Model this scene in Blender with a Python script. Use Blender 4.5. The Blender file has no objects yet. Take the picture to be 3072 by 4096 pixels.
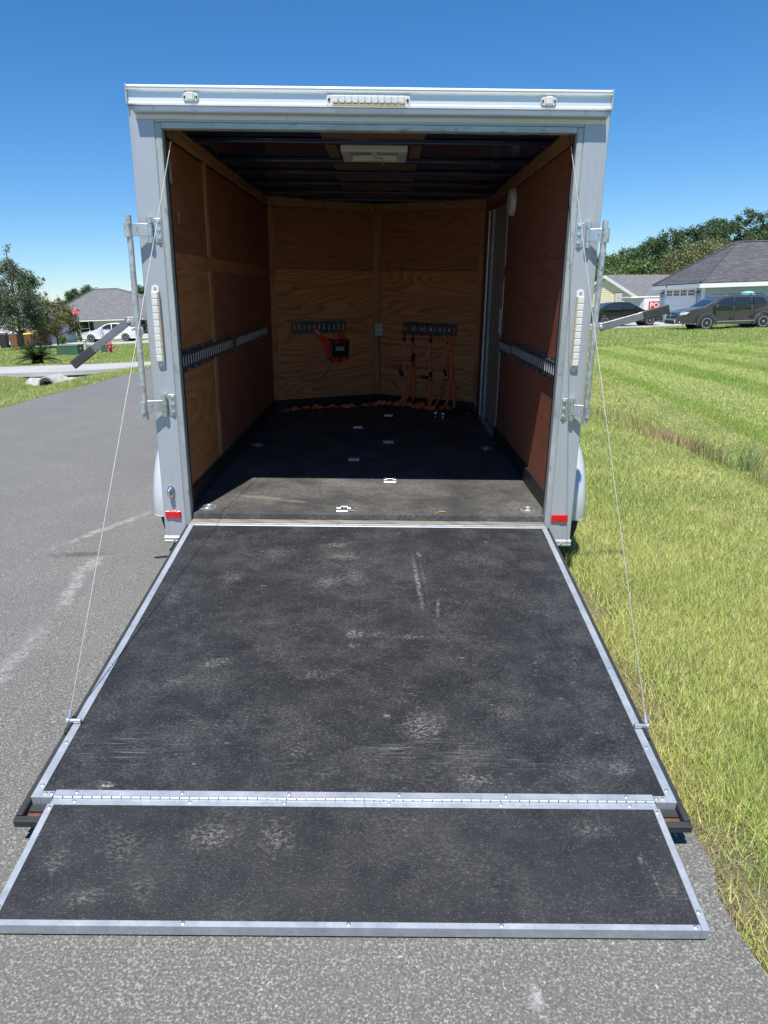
import bpy, bmesh, math, random
import numpy as np
from mathutils import Matrix, Vector
random.seed(7); rng = np.random.default_rng(7)
S = bpy.context.scene
C = S.collection

# ------------------------------------------------------------------ camera
def axes(p, r, y):
    cy, sy = math.cos(y), math.sin(y); Ry = np.array([[cy,-sy,0],[sy,cy,0],[0,0,1]])
    c, s = math.cos(p), math.sin(p); P = np.array([[1,0,0],[0,-s,-c],[0,c,-s]])
    c, s = math.cos(r), math.sin(r); R = np.array([[c,-s,0],[s,c,0],[0,0,1]])
    return R @ P @ Ry
HC = 1.54
Aw = axes(math.radians(16.46), math.radians(-1.9), 0.0)      # camera attitude against gravity
At = axes(.31, .0112, .0038)                                  # camera attitude against the (leaning) trailer
Rtw = Aw.T @ At
CAML = np.array([.0696, -3.5104, 1.54])
tr_ = np.array([0, 0, HC]) - Rtw @ CAML
M = Matrix([list(Rtw[i]) + [tr_[i]] for i in range(3)] + [[0,0,0,1]])   # trailer coordinates -> world
cam = bpy.data.cameras.new('camera'); co = bpy.data.objects.new('camera', cam); C.objects.link(co)
co.matrix_world = Matrix([[Aw[0][i], -Aw[1][i], -Aw[2][i], (0,0,HC)[i]] for i in range(3)] + [[0,0,0,1]])
cam.sensor_fit = 'VERTICAL'; cam.sensor_height = 24; cam.lens = 2825.67/4096*24
cam.clip_start = .05; cam.clip_end = 6000
S.camera = co

# ------------------------------------------------------------------ light
sd = Vector(Rtw @ np.array([.20, .772, -1.81])).normalized()      # way the sunlight travels
el = math.asin(-sd.z); az = math.atan2(-sd.x, -sd.y)
w = bpy.data.worlds.new('World'); S.world = w; w.use_nodes = True
nt = w.node_tree; nt.nodes.clear()
sky = nt.nodes.new('ShaderNodeTexSky'); sky.sky_type = 'NISHITA'; sky.sun_disc = False
sky.sun_elevation = el; sky.sun_rotation = az; sky.altitude = 0; sky.air_density = 1.0; sky.dust_density = 0; sky.ozone_density = 10
bg = nt.nodes.new('ShaderNodeBackground'); bg.inputs[1].default_value = .083
wo = nt.nodes.new('ShaderNodeOutputWorld')
hs = nt.nodes.new('ShaderNodeHueSaturation'); hs.inputs['Saturation'].default_value = 1.17
nt.links.new(sky.outputs[0], hs.inputs['Color']); nt.links.new(hs.outputs[0], bg.inputs[0]); nt.links.new(bg.outputs[0], wo.inputs[0])
sl = bpy.data.lights.new('sun', 'SUN'); sl.energy = 4.2; sl.angle = math.radians(.53); sl.color = (1, .955, .89)
so = bpy.data.objects.new('sun', sl); C.objects.link(so); so.rotation_euler = sd.to_track_quat('-Z', 'Y').to_euler()
S.view_settings.view_transform = 'Standard'; S.view_settings.look = 'None'
S.view_settings.gamma = 1; S.view_settings.exposure = .75; S.view_settings.use_curve_mapping = False
S.cycles.max_bounces = 8; S.cycles.diffuse_bounces = 5; S.cycles.sample_clamp_indirect = 6

# ------------------------------------------------------------------ helpers
class MB:
    def __init__(s): s.v = []; s.f = []
    def add(s, vs, fs):
        o = len(s.v); s.v += [tuple(map(float, p)) for p in vs]; s.f += [tuple(i+o for i in q) for q in fs]; return s
    def box(s, x0, x1, y0, y1, z0, z1):
        return s.add([(x0,y0,z0),(x1,y0,z0),(x1,y1,z0),(x0,y1,z0),(x0,y0,z1),(x1,y0,z1),(x1,y1,z1),(x0,y1,z1)],
                     [(0,3,2,1),(4,5,6,7),(0,1,5,4),(1,2,6,5),(2,3,7,6),(3,0,4,7)])
    def hexa(s, a):   # 8 points, bottom ring then top ring
        return s.add(a, [(0,3,2,1),(4,5,6,7),(0,1,5,4),(1,2,6,5),(2,3,7,6),(3,0,4,7)])
    def obox(s, c, u, v, n, su, sv, sn):   # oriented box about centre c, half sizes
        c, u, v, n = map(np.array, (c, u, v, n)); P = []
        for k in (-1, 1):
            for i, j in ((-1,-1),(1,-1),(1,1),(-1,1)): P.append(c + u*su*i + v*sv*j + n*sn*k)
        return s.hexa(P)
    def prism(s, poly, f0, f1):            # poly of 2D pts; f0, f1 map (a,b)->3D
        n = len(poly); A = [f0(*p) for p in poly]; B = [f1(*p) for p in poly]
        return s.add(A + B, [tuple(range(n))[::-1], tuple(range(n, 2*n))] + [(i, (i+1) % n, n+(i+1) % n, n+i) for i in range(n)])
    def rings(s, R, cap=True, closed=True):
        n = len(R[0]); vs = [p for r in R for p in r]; fs = []
        for k in range(len(R)-1):
            for i in range(n if closed else n-1):
                j = (i+1) % n; fs.append((k*n+i, k*n+j, (k+1)*n+j, (k+1)*n+i))
        if cap: fs += [tuple(range(n))[::-1], tuple(range((len(R)-1)*n, len(R)*n))]
        return s.add(vs, fs)
    def tube(s, pts, r, n=8, cap=True):
        pts = [np.array(p, float) for p in pts]; rs = r if hasattr(r, '__len__') else [r]*len(pts); R = []; up = None
        for i, p in enumerate(pts):
            t = pts[min(i+1, len(pts)-1)] - pts[max(i-1, 0)]; t /= np.linalg.norm(t)+1e-12
            if up is None: up = np.array([0,0,1.]) if abs(t[2]) < .9 else np.array([1.,0,0])
            a = np.cross(t, up); a /= np.linalg.norm(a)+1e-12; b = np.cross(t, a); up = -b if False else up
            R.append([p + rs[i]*(a*math.cos(2*math.pi*k/n) + b*math.sin(2*math.pi*k/n)) for k in range(n)])
        return s.rings(R, cap)
    def lathe(s, prof, c=(0,0,0), ax=(0,0,1), n=16, cap=True):
        ax = np.array(ax, float); ax /= np.linalg.norm(ax); t = np.array([1.,0,0]) if abs(ax[0]) < .9 else np.array([0,1.,0])
        a = np.cross(ax, t); a /= np.linalg.norm(a); b = np.cross(ax, a); c = np.array(c, float)
        return s.rings([[c + ax*h + r*(a*math.cos(2*math.pi*k/n)+b*math.sin(2*math.pi*k/n)) for k in range(n)] for r, h in prof], cap)
    def ball(s, c, r, n=12, m=7, sc=(1,1,1)):
        c = np.array(c, float); R = []
        for i in range(m+1):
            t = math.pi*(.02+.96*i/m); R.append([c+np.array(sc)*r*np.array([math.sin(t)*math.cos(2*math.pi*k/n), math.sin(t)*math.sin(2*math.pi*k/n), math.cos(t)]) for k in range(n)])
        return s.rings(R)
    def ribbon(s, pts, wd, nrm, th=.003):   # flat webbing through pts; wd = width axis(es), nrm thickness axis
        pts = [np.array(p, float) for p in pts]; R = []
        for i, p in enumerate(pts):
            u = np.array(wd[i] if hasattr(wd[0], '__len__') else wd, float); n = np.array(nrm, float)
            R.append([p-u-n*th, p+u-n*th, p+u+n*th, p-u+n*th])
        return s.rings(R)
    def build(s, name, mat, parent=None, bevel=0, smooth=False, seg=1, mw=None, fix=True):
        me = bpy.data.meshes.new(name); me.from_pydata(s.v, [], s.f)
        if fix:
            bm = bmesh.new(); bm.from_mesh(me); bmesh.ops.recalc_face_normals(bm, faces=bm.faces); bm.to_mesh(me); bm.free()
        if mat: me.materials.append(mat)
        o = bpy.data.objects.new(name, me); C.objects.link(o)
        if parent: o.parent = parent
        if mw is not None: o.matrix_world = mw
        if bevel:
            b = o.modifiers.new('bevel', 'BEVEL'); b.width = bevel; b.segments = seg; b.limit_method = 'ANGLE'; b.angle_limit = math.radians(35)
        if smooth:
            me.polygons.foreach_set('use_smooth', [True]*len(me.polygons))
            if bevel == 0 and smooth != 'all':
                try: me.set_sharp_from_angle(angle=math.radians(42))
                except Exception: pass
        return o
def npmesh(name, V, F, mat, col=None, parent=None, mw=None, smooth=False):   # big meshes from numpy; F (n,3) or (n,4)
    me = bpy.data.meshes.new(name); k = F.shape[1]
    me.vertices.add(len(V)); me.vertices.foreach_set('co', np.ascontiguousarray(V, np.float32).ravel())
    me.loops.add(F.size); me.loops.foreach_set('vertex_index', np.ascontiguousarray(F, np.int32).ravel())
    me.polygons.add(len(F)); me.polygons.foreach_set('loop_start', np.arange(0, F.size, k, dtype=np.int32))
    try: me.polygons.foreach_set('loop_total', np.full(len(F), k, np.int32))
    except Exception: pass
    if smooth: me.polygons.foreach_set('use_smooth', np.ones(len(F), bool))
    me.update(calc_edges=True)
    if col is not None:
        a = me.color_attributes.new('tint', 'FLOAT_COLOR', 'POINT'); a.data.foreach_set('color', np.ascontiguousarray(np.c_[col, np.ones(len(col))], np.float32).ravel())
    me.materials.append(mat)
    o = bpy.data.objects.new(name, me); C.objects.link(o)
    if parent: o.parent = parent
    if mw is not None: o.matrix_world = mw
    return o
def tag(o, label=None, cat=None, group=None, kind=None):
    if label: o['label'] = label
    if cat: o['category'] = cat
    if group: o['group'] = group
    if kind: o['kind'] = kind
    return o
def empty(name, loc=(0,0,0), rz=0, mw=None):
    o = bpy.data.objects.new(name, None); C.objects.link(o); o.empty_display_size = .2
    if mw is not None: o.matrix_world = mw
    else: o.location = loc; o.rotation_euler = (0, 0, rz)
    return o
def copy_tree(o, parent=None):
    c = o.copy(); C.objects.link(c); c.parent = parent
    for ch in list(o.children): copy_tree(ch, c)
    return c
def inst(me_obj, parent, mw=None, loc=None, rot=None):   # another object on the same mesh
    o = me_obj.copy(); C.objects.link(o); o.parent = parent
    if mw is not None: o.matrix_local = mw
    if loc is not None: o.location = loc
    if rot is not None: o.rotation_euler = rot
    return o

# ------------------------------------------------------------------ materials
class MT:
    def __init__(s, name):
        s.m = bpy.data.materials.new(name); s.m.use_nodes = True; s.t = s.m.node_tree; s.b = s.t.nodes['Principled BSDF']
        s.tc = s.t.nodes.new('ShaderNodeTexCoord'); s.P = s.tc.outputs['Object']
    def n(s, typ, props=None, out=0, **ins):
        k = s.t.nodes.new('ShaderNode'+typ)
        for a, v in (props or {}).items(): setattr(k, a, v)
        for a, v in ins.items(): s.set(k, a, v)
        return k.outputs[out]
    def set(s, k, a, v):
        if a.startswith('i') and a[1:].isdigit(): sock = k.inputs[int(a[1:])]
        else: sock = k.inputs[a.replace('_', ' ')]
        if hasattr(v, 'is_linked') or hasattr(v, 'links'): s.t.links.new(v, sock)
        else: sock.default_value = v
    def map(s, sc=(1,1,1), loc=(0,0,0), rot=(0,0,0), src=None):
        return s.n('Mapping', None, 0, Vector=src or s.P, Scale=sc, Location=loc, Rotation=rot)
    def noise(s, scale, detail=4, rough=.55, src=None, dist=0, out=0):
        return s.n('TexNoise', None, out, Vector=src or s.P, Scale=scale, Detail=detail, Roughness=rough, Distortion=dist)
    def vor(s, scale, src=None, out='Distance', rnd=1.0, feat='F1'):
        return s.n('TexVoronoi', {'feature': feat}, out, Vector=src or s.P, Scale=scale, Randomness=rnd)
    def ramp(s, fac, stops, interp='LINEAR'):
        k = s.t.nodes.new('ShaderNodeValToRGB'); k.color_ramp.interpolation = interp; e = k.color_ramp.elements
        while len(e) < len(stops): e.new(.5)
        for el_, (p, c) in zip(e, stops):
            el_.position = p; el_.color = (c, c, c, 1) if not hasattr(c, '__len__') else tuple(c)+(1,)
        s.t.links.new(fac, k.inputs[0]); return k.outputs[0]
    def mix(s, fac, a, b, mode='MIX'):
        k = s.t.nodes.new('ShaderNodeMix'); k.data_type = 'RGBA'; k.blend_type = mode
        for i, v in ((0, fac), (6, a), (7, b)):
            if hasattr(v, 'links'): s.t.links.new(v, k.inputs[i])
            else: k.inputs[i].default_value = v if i == 0 else tuple(v)[:3]+(1,)
        return k.outputs[2]
    def math(s, op, a, b=0., c=None):
        k = s.t.nodes.new('ShaderNodeMath'); k.operation = op
        for i, v in ((0, a), (1, b), (2, c)):
            if v is None: continue
            if hasattr(v, 'links'): s.t.links.new(v, k.inputs[i])
            else: k.inputs[i].default_value = v
        return k.outputs[0]
    def sep(s, src=None):
        k = s.t.nodes.new('ShaderNodeSeparateXYZ'); s.t.links.new(src or s.P, k.inputs[0]); return k.outputs
    def blob(s, cx, cy, rx, ry, rot=0, soft=.5, amp=.35, nsc=12, axes_=(0,1)):
        """mask of one mark with its own ragged shape, centred at (cx, cy) on the surface"""
        x = s.sep(); a = s.math('SUBTRACT', x[axes_[0]], cx); b = s.math('SUBTRACT', x[axes_[1]], cy)
        c_, s_ = math.cos(rot), math.sin(rot)
        u = s.math('DIVIDE', s.math('ADD', s.math('MULTIPLY', a, c_), s.math('MULTIPLY', b, s_)), rx)
        v = s.math('DIVIDE', s.math('ADD', s.math('MULTIPLY', a, -s_), s.math('MULTIPLY', b, c_)), ry)
        r = s.math('SQRT', s.math('ADD', s.math('MULTIPLY', u, u), s.math('MULTIPLY', v, v)))
        r = s.math('ADD', r, s.math('MULTIPLY', s.math('SUBTRACT', s.noise(nsc, 5, .7), .5), amp*3))
        return s.ramp(r, [(1-soft, 1.), (1., 0.)])
    def col(s, c, rough=None, metal=None):
        s.set(s.b, 'Base_Color', c if hasattr(c, 'links') else tuple(c)+(1,))
        if rough is not None: s.set(s.b, 'Roughness', rough)
        if metal is not None: s.set(s.b, 'Metallic', metal)
        return s
    def bump(s, h, st=.3, d=.01):
        k = s.t.nodes.new('ShaderNodeBump'); k.inputs['Strength'].default_value = st; k.inputs['Distance'].default_value = d
        s.t.links.new(h, k.inputs['Height']); s.t.links.new(k.outputs[0], s.b.inputs['Normal']); return s
def simple(name, c, rough=.5, metal=0., var=.15, sc=6., bsc=0, bst=.2, bd=.003, stretch=(1,1,1), rvar=.1):
    m = MT(name); p = m.map(stretch); f = m.noise(sc, 5, .6, p)
    c = np.array(c); m.col(m.mix(m.ramp(f, [(.25, 0.), (.75, 1.)]), c*(1-var), np.minimum(c*(1+var), .95)), None, metal)
    m.set(m.b, 'Roughness', m.ramp(m.noise(sc*2.3, 4, .6, p), [(.2, max(rough-rvar, .02)), (.8, min(rough+rvar, 1.))]))
    if bsc: m.bump(m.noise(bsc, 3, .6, p), bst, bd)
    return m.m
def glassy(name, c, rough=.05, spec=.5):
    m = MT(name); m.col(c, rough); m.b.inputs['Specular IOR Level'].default_value = spec; return m.m

# trailer metals and paints
m = MT('silver_paint'); f = m.noise(3, 5, .6, m.map((1,1,.35))); c_ = m.mix(f, (.40,.425,.455), (.48,.505,.535)); c_ = m.mix(m.ramp(m.noise(26, 5, .7, m.map((1,1,.05))), [(.55,0.),(.72,.35)]), c_, (.27,.285,.30)); c_ = m.mix(m.ramp(m.noise(60, 4, .7), [(.66,0.),(.74,.5)]), c_, (.25,.25,.24)); c_ = m.mix(m.ramp(m.noise(5, 4, .7, m.map((1,1,1),(4,0,2))), [(.58,0.),(.75,.25)]), c_, (.52,.54,.56)); m.col(c_, None, .35)
m.set(m.b, 'Roughness', m.ramp(m.noise(9, 5), [(.2,.34),(.8,.5)])); SILVER = m.m
m = MT('mill_aluminium'); f = m.noise(5, 6, .65, m.map((.35,6,6))); f2 = m.noise(30, 4, .7)
c_ = m.mix(m.ramp(f, [(.3,0.),(.7,1.)]), (.46,.47,.48), (.68,.68,.68)); c_ = m.mix(m.ramp(f2, [(.60,0.),(.72,.55)]), c_, (.30,.30,.29))
m.col(c_, None, .55); m.set(m.b, 'Roughness', m.ramp(f, [(.2,.34),(.8,.5)])); ALU = m.m
m = MT('trim_aluminium'); f = m.noise(4, 6, .7, m.map((2,2,2))); f2 = m.noise(45, 4, .7)
c_ = m.mix(m.ramp(f, [(.3,0.),(.7,1.)]), (.34,.38,.42), (.52,.55,.58)); c_ = m.mix(m.ramp(f2, [(.56,0.),(.72,.55)]), c_, (.24,.24,.24))
m.col(c_, None, .45); m.set(m.b, 'Roughness', m.ramp(f, [(.2,.3),(.8,.5)])); ALUTRIM = m.m
m = MT('galvanised_steel'); v = m.vor(55, None, 'Color'); f = m.noise(6, 5, .7)
c_ = m.mix(.35, m.mix(m.ramp(f, [(.3,0.),(.7,1.)]), (.36,.39,.40), (.60,.63,.64)), v, 'OVERLAY'); bw = m.n('RGBToBW', None, 0, Color=c_)
c_ = m.mix(.8, c_, bw); c_ = m.mix(m.ramp(m.noise(22, 6, .75), [(.56,0.),(.68,.6)]), c_, (.22,.21,.19))
m.col(c_, None, .6); m.set(m.b, 'Roughness', m.ramp(m.noise(15), [(.2,.32),(.8,.5)])); GALV = m.m
m = MT('galvanised_jamb'); f = m.noise(7, 6, .7, m.map((1,1,.25))); c_ = m.mix(m.ramp(f, [(.35,0.),(.65,1.)]), (.30,.33,.33), (.46,.48,.47))
c_ = m.mix(m.ramp(m.noise(28, 6, .8, m.map((1,1,.4))), [(.55,0.),(.66,.75)]), c_, (.15,.14,.12)); m.col(c_, .5, .25); JAMB = m.m
STEEL = simple('zinc_plated_steel', (.62,.64,.66), .3, .85, .18, 20)
CHROME = simple('polished_chrome', (.75,.76,.78), .1, 1., .05, 10)
BLACKPLASTIC = simple('black_plastic', (.022,.022,.024), .5, 0, .3, 25)
RUBBER = simple('black_rubber', (.028,.029,.031), .62, 0, .35, 14, 60, .3, .002)
TYRE = simple('tyre_rubber', (.022,.022,.023), .75, 0, .3, 30)
GRIP = simple('dull_black_grip', (.045,.042,.042), .55, 0, .15, 20)
def coating(name, seed, marks, scratches, dust=1.):   # black grit coating with dust, scuffs and scratches of their own shapes
    m = MT(name); mid = m.noise(6, 6, .72, m.map((1,1,1), (seed,0,0))); fine = m.noise(85, 3, .75, m.map((1,1.6,1))); grit = m.noise(260, 2, .6)
    c_ = m.mix(m.ramp(mid, [(.32,0.),(.70,1.)]), (.0125,.0132,.0152), (.024,.025,.027))
    du = m.math('MULTIPLY', m.ramp(m.noise(4.2, 10, .8, m.map((1,1.25,1), (seed,2,0))), [(.46,0.),(.62,1.)]), m.ramp(fine, [(.38,0.),(.62,1.)])); c_ = m.mix(m.math('MULTIPLY', du, .46*dust), c_, (.135,.135,.13))
    sm = m.math('MULTIPLY', m.ramp(m.noise(26, 5, .75, m.map((1,2.1,1), (seed,0,4), (0,0,.35))), [(.60,0.),(.68,1.)]), m.ramp(m.noise(4.5, 6, .7, m.map((1,1,1), (seed,7,0))), [(.46,0.),(.58,1.)])); c_ = m.mix(m.math('MULTIPLY', sm, .62*dust), c_, (.25,.245,.23))
    c_ = m.mix(m.math('MULTIPLY', m.ramp(fine, [(.58,0.),(.70,1.)]), .52*dust), c_, (.13,.13,.128)); gv = m.vor(240, m.map((1,1,1), (seed,0,0))); gc = m.n('RGBToBW', None, 0, Color=m.vor(240, m.map((1,1,1), (seed,0,0)), 'Color')); c_ = m.mix(m.math('MULTIPLY', m.ramp(gc, [(.66,0.),(.74,1.)]), m.ramp(gv, [(.12,.8),(.24,0.)])), c_, (.30,.295,.275))
    for b_ in marks: c_ = m.mix(m.math('MULTIPLY', m.math('MULTIPLY', m.blob(*b_[:8]), b_[8]*.7), m.ramp(m.noise(60, 7, .82, m.map((1,1.8,1), (b_[0]*9,0,0))), [(.50,.02),(.55,1.)])), c_, b_[9] if len(b_) > 9 else (.36,.35,.32))
    for x, y, rx, ry in scratches:
        ln = m.ramp(m.noise(2.2, 1, .5, m.map((2.2,230,1), (x*7,y*5,0))), [(.655,0.),(.68,1.)]); c_ = m.mix(m.math('MULTIPLY', m.math('MULTIPLY', ln, m.blob(x,y,rx,ry,0,.8,.3,6)), .8), c_, (.26,.255,.245))
    m.col(c_, None); m.b.inputs['Specular IOR Level'].default_value = .35; m.set(m.b, 'Roughness', m.ramp(mid, [(.3,.46),(.7,.62)])); m.bump(m.math('ADD', m.math('MULTIPLY', fine, .5), grit), .4, .003); return m.m
COAT = coating('ramp_coating', 0, [(.0,-.70,.62,.70,0,.9,.35,8,.26,(.12,.12,.115)),(-.08,-.42,.34,.34,0,.9,.5,14,.45,(.16,.158,.15)),(.30,-.35,.3,.3,0,.9,.6,14,.3,(.13,.13,.125)),(-.55,-.30,.25,.25,0,.9,.6,14,.25,(.13,.13,.125)),(.235,-.57,.015,.30,.055,.75,.18,16,.95),(.252,-.31,.014,.03,.2,.6,.3,40,.9),(.262,-.52,.008,.24,.06,.8,.2,16,.35),(.312,-.79,.011,.09,-.06,.75,.2,16,.9),
   (-.15,-.22,.10,.035,.15,.75,.7,34,.6),(-.11,-.34,.09,.035,-.1,.75,.7,38,.65),(-.17,-.58,.08,.05,.3,.8,.9,46,.55),(-.05,-.53,.06,.10,.1,.8,.9,46,.45),(-.03,-.985,.045,.03,.3,.55,.8,60,.85),(-.035,-1.06,.03,.03,.5,.8,.4,30,.45),
   (.19,-1.0,.09,.02,0,.75,.8,50,.5),(.06,-.98,.06,.035,0,.85,.8,44,.35),(.21,-1.51,.075,.07,.2,.45,1.0,75,.6),(-.60,-.55,.07,.05,0,.8,.9,60,.45),(-.54,-1.18,.07,.035,.4,.8,.9,60,.6),(-.65,-1.29,.07,.03,.4,.85,.8,50,.4),
   (.095,-1.46,.018,.014,0,.5,.5,60,.8),(-.733,-1.77,.03,.018,0,.6,.7,80,1.),(.36,-1.735,.07,.03,0,.7,1.,80,.6),(-.19,-1.625,.06,.05,0,.85,.9,60,.35),(.81,-1.69,.05,.035,0,.8,.9,70,.5),(-.82,-.72,.05,.10,0,.85,.7,22,.35),(-.16,-1.24,.12,.04,.1,.85,.8,40,.3),(-.42,-.30,.12,.07,.3,.85,.8,30,.3),(.55,-.35,.14,.08,.2,.85,.8,26,.25),(.5,-1.45,.10,.08,.5,.85,.8,30,.25)],
   [(-.72,-1.62,.26,.10),(.20,-1.62,.34,.07),(.45,-1.66,.25,.06),(-.2,-1.70,.2,.05)])
COAT2 = coating('flap_coating', 5, [(-.62,-.15,.07,.11,.9,.8,.5,14,.45,(.22,.22,.20)),(-.53,-.28,.05,.07,.6,.8,.5,16,.4,(.22,.22,.20)),(-.39,-.12,.09,.055,.2,.8,.9,60,.55),(-.66,-.30,.07,.03,.2,.85,.9,60,.4),(-.21,-.12,.06,.07,.4,.8,.9,55,.5),
   (.29,-.20,.30,.10,-.45,.85,.4,9,.30,(.16,.16,.155)),(.13,-.06,.25,.05,-.1,.85,.5,12,.3,(.18,.18,.17)),(.77,-.185,.016,.02,0,.6,.4,50,.5),(.785,-.25,.006,.07,.12,.7,.3,40,.5),(.83,-.275,.04,.05,0,.8,.9,60,.3),(.66,-.09,.09,.035,0,.85,.9,50,.35),(-.78,-.2,.05,.05,0,.85,.9,50,.35)], [], .55)
m = MT('floor_rubber_mat'); big = m.noise(2.6, 6, .7); fine = m.noise(60, 4, .7, m.map((1,2.4,1)))
c_ = m.mix(m.ramp(m.noise(9, 5, .7), [(.3,0.),(.7,1.)]), (.034,.034,.034), (.062,.060,.057))
c_ = m.mix(m.math('MULTIPLY', m.ramp(big, [(.40,0.),(.66,.9)]), m.ramp(fine, [(.38,.1),(.60,1.)])), c_, (.185,.175,.16)); c_ = m.mix(m.math('MULTIPLY', m.ramp(m.noise(22, 6, .75, m.map((1,2,1))), [(.60,0.),(.68,1.)]), .5), c_, (.24,.225,.20))
c_ = m.mix(m.math('MULTIPLY', m.blob(-.62,.33,.20,.035,-.25,.6,.3,14), .65), c_, (.20,.18,.15))
c_ = m.mix(m.math('MULTIPLY', m.blob(-.42,.26,.10,.025,-.2,.5,.3,20), .55), c_, (.19,.17,.145))
c_ = m.mix(m.ramp(m.noise(230, 2, .6), [(.68,0.),(.74,.7)]), c_, (.21,.20,.19))
m.col(c_, .68); m.bump(fine, .5, .004); MAT = m.m
KICK = simple('black_kick_strip', (.018,.018,.020), .5, 0, .3, 9, 80, .15, .002)
def plywood(name, ca, cb, axis, seed, k=9., grain=1.):
    m = MT(name); st = {'y': (1,.24,1.3), 'z': (1,1.3,.24), 'x': (.24,1,1.3), 'u': (.27,.27,1.5)}[axis]
    p = m.map(st, (seed*1.7, seed*.9, seed*2.3)); n_ = m.noise(1.5, 2.2, .45, p)
    ring = m.math('FRACT', m.math('MULTIPLY', n_, k*2.0)); ring = m.ramp(ring, [(.0,0.),(.45,.12),(.86,1.),(.93,.85),(1.,0.)])
    fib = m.noise(34, 4, .7, m.map({'y': (1,.06,1), 'z': (1,1,.06), 'x': (.06,1,1), 'u': (.06,.06,1)}[axis]))
    c_ = m.mix(m.math('MULTIPLY', ring, .78*grain), ca, cb); c_ = m.mix(m.ramp(fib, [(.3,0.),(.75,.45)]), c_, np.array(cb)*.7)
    c_ = m.mix(m.ramp(m.noise(2.2, 4, .6, m.map((1,1,1), (seed,0,0))), [(.35,0.),(.75,.35)]), c_, np.array(ca)*.55)
    m.col(c_, .55); m.b.inputs['Specular IOR Level'].default_value = .25; m.bump(fib, .15, .002); return m.m
PLY_RED = [plywood('red_brown_plywood_%d' % i, (.38,.135,.078), (.20,.062,.036), 'y', i+1, 9+2*i, .5) for i in range(4)]
PLY_TAN = [plywood('tan_plywood_%d' % i, (.58,.225,.095), (.31,.105,.043), 'y', i+5, 9+2*i, .7) for i in range(2)]
PLYF_RED = [plywood('red_front_plywood_%d' % i, (.50,.195,.105), (.24,.078,.042), 'u', i+9, 14, .65) for i in range(2)]
PLYF_TAN = [plywood('tan_front_plywood_%d' % i, (.82,.335,.145), (.36,.115,.045), 'u', i+13, 18) for i in range(2)]
TRIMWOOD = plywood('pale_trim_plywood', (.62,.29,.14), (.36,.145,.065), 'z', 21, 8)
TRIMWOODH = plywood('pale_trim_plywood_long', (.58,.29,.15), (.34,.15,.072), 'y', 25, 12)
SILLWOOD = plywood('worn_sill_wood', (.30,.265,.225), (.15,.125,.105), 'x', 30, 16)
RUSTWOOD = simple('rusty_stained_wood', (.13,.055,.032), .85, 0, .7, 30, 90, .5, .004)
NAVY = simple('navy_roof_steel', (.009,.015,.062), .18, 0, .3, 3)
BROWNPANEL = simple('brown_ceiling_film', (.22,.135,.10), .6, 0, .12, 5)
WHITEPLASTIC = simple('aged_white_plastic', (.62,.62,.58), .45, 0, .06, 12)
DOORGREY = simple('pale_grey_door_skin', (.40,.35,.30), .5, 0, .06, 3)
m = MT('clear_lens'); v = m.vor(190, m.map((1,1,1)), 'Distance'); m.col(m.mix(m.ramp(v, [(.1,0.),(.6,1.)]), (.80,.81,.78), (.60,.61,.58)), .15); m.bump(v, .2, .002)
m.b.inputs['Coat Weight'].default_value = .6; LENS = m.m
m = MT('red_reflector'); v = m.vor(170); m.col(m.mix(m.ramp(v, [(.1,0.),(.6,1.)]), (.80,.012,.02), (.52,.004,.012)), .15); m.bump(v, .4, .002); m.b.inputs['Coat Weight'].default_value = .7; REDLENS = m.m
ORANGE = simple('faded_orange_webbing', (.92,.19,.06), .75, 0, .2, 14, 300, .3, .001)
ORANGE2 = simple('pinkish_orange_webbing', (.92,.25,.12), .75, 0, .25, 14, 300, .3, .001)
REDWEB = simple('red_webbing', (.92,.05,.02), .7, 0, .2, 14, 300, .3, .001)
PALEWEB = simple('pale_webbing_tag', (.50,.47,.40), .8, 0, .1, 20)
NAVYVINYL = simple('navy_vinyl', (.012,.016,.03), .4, 0, .3, 12)
m = MT('printed_label'); x = m.sep(); ln = m.math('FRACT', m.math('MULTIPLY', x[2], 95.)); wd_ = m.noise(60, 2, .5, m.map((1,1,.1)))
m.col(m.mix(m.math('MULTIPLY', m.math('GREATER_THAN', ln, .5), m.ramp(wd_, [(.42,0.),(.5,1.)])), (.55,.55,.53), (.12,.12,.13)), .6); PRINT = m.m
WIRE = simple('steel_wire_rope', (.34,.34,.325), .55, .3, .3, 200)
# setting
m = MT('asphalt'); v = m.vor(150); vc = m.n('RGBToBW', None, 0, Color=m.vor(150, None, 'Color')); v2 = m.vor(75, m.map((1,1,1), (3.3,1.7,0))); vc2 = m.n('RGBToBW', None, 0, Color=m.vor(75, m.map((1,1,1), (3.3,1.7,0)), 'Color'))
big = m.noise(.7, 5, .6); mid = m.noise(5, 5, .65); gr = m.noise(330, 3, .7)
c_ = m.mix(m.ramp(big, [(.3,0.),(.7,1.)]), (.134,.132,.121), (.162,.159,.146)); c_ = m.mix(m.ramp(mid, [(.3,0.),(.8,.5)]), c_, (.180,.178,.167)); c_ = m.mix(m.ramp(gr, [(.36,.75),(.56,0.)]), c_, (.085,.085,.082))
s1 = m.noise(150, 2.5, .6, m.map((1,1,1), (2,5,0))); s2 = m.noise(78, 3, .6, m.map((1,1,1), (7,1,0))); dens = m.noise(2.2, 5, .65)
c_ = m.mix(m.ramp(s1, [(.34,.8),(.45,0.)]), c_, (.078,.077,.072)); c_ = m.mix(m.ramp(m.math('ADD', s1, m.math('MULTIPLY', m.math('SUBTRACT', dens, .5), .12)), [(.54,0.),(.65,.8)]), c_, (.34,.333,.302))
c_ = m.mix(m.math('MULTIPLY', m.ramp(s2, [(.66,0.),(.71,1.)]), m.ramp(vc, [(.3,0.),(.5,1.)])), c_, (.50,.49,.46))
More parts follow.
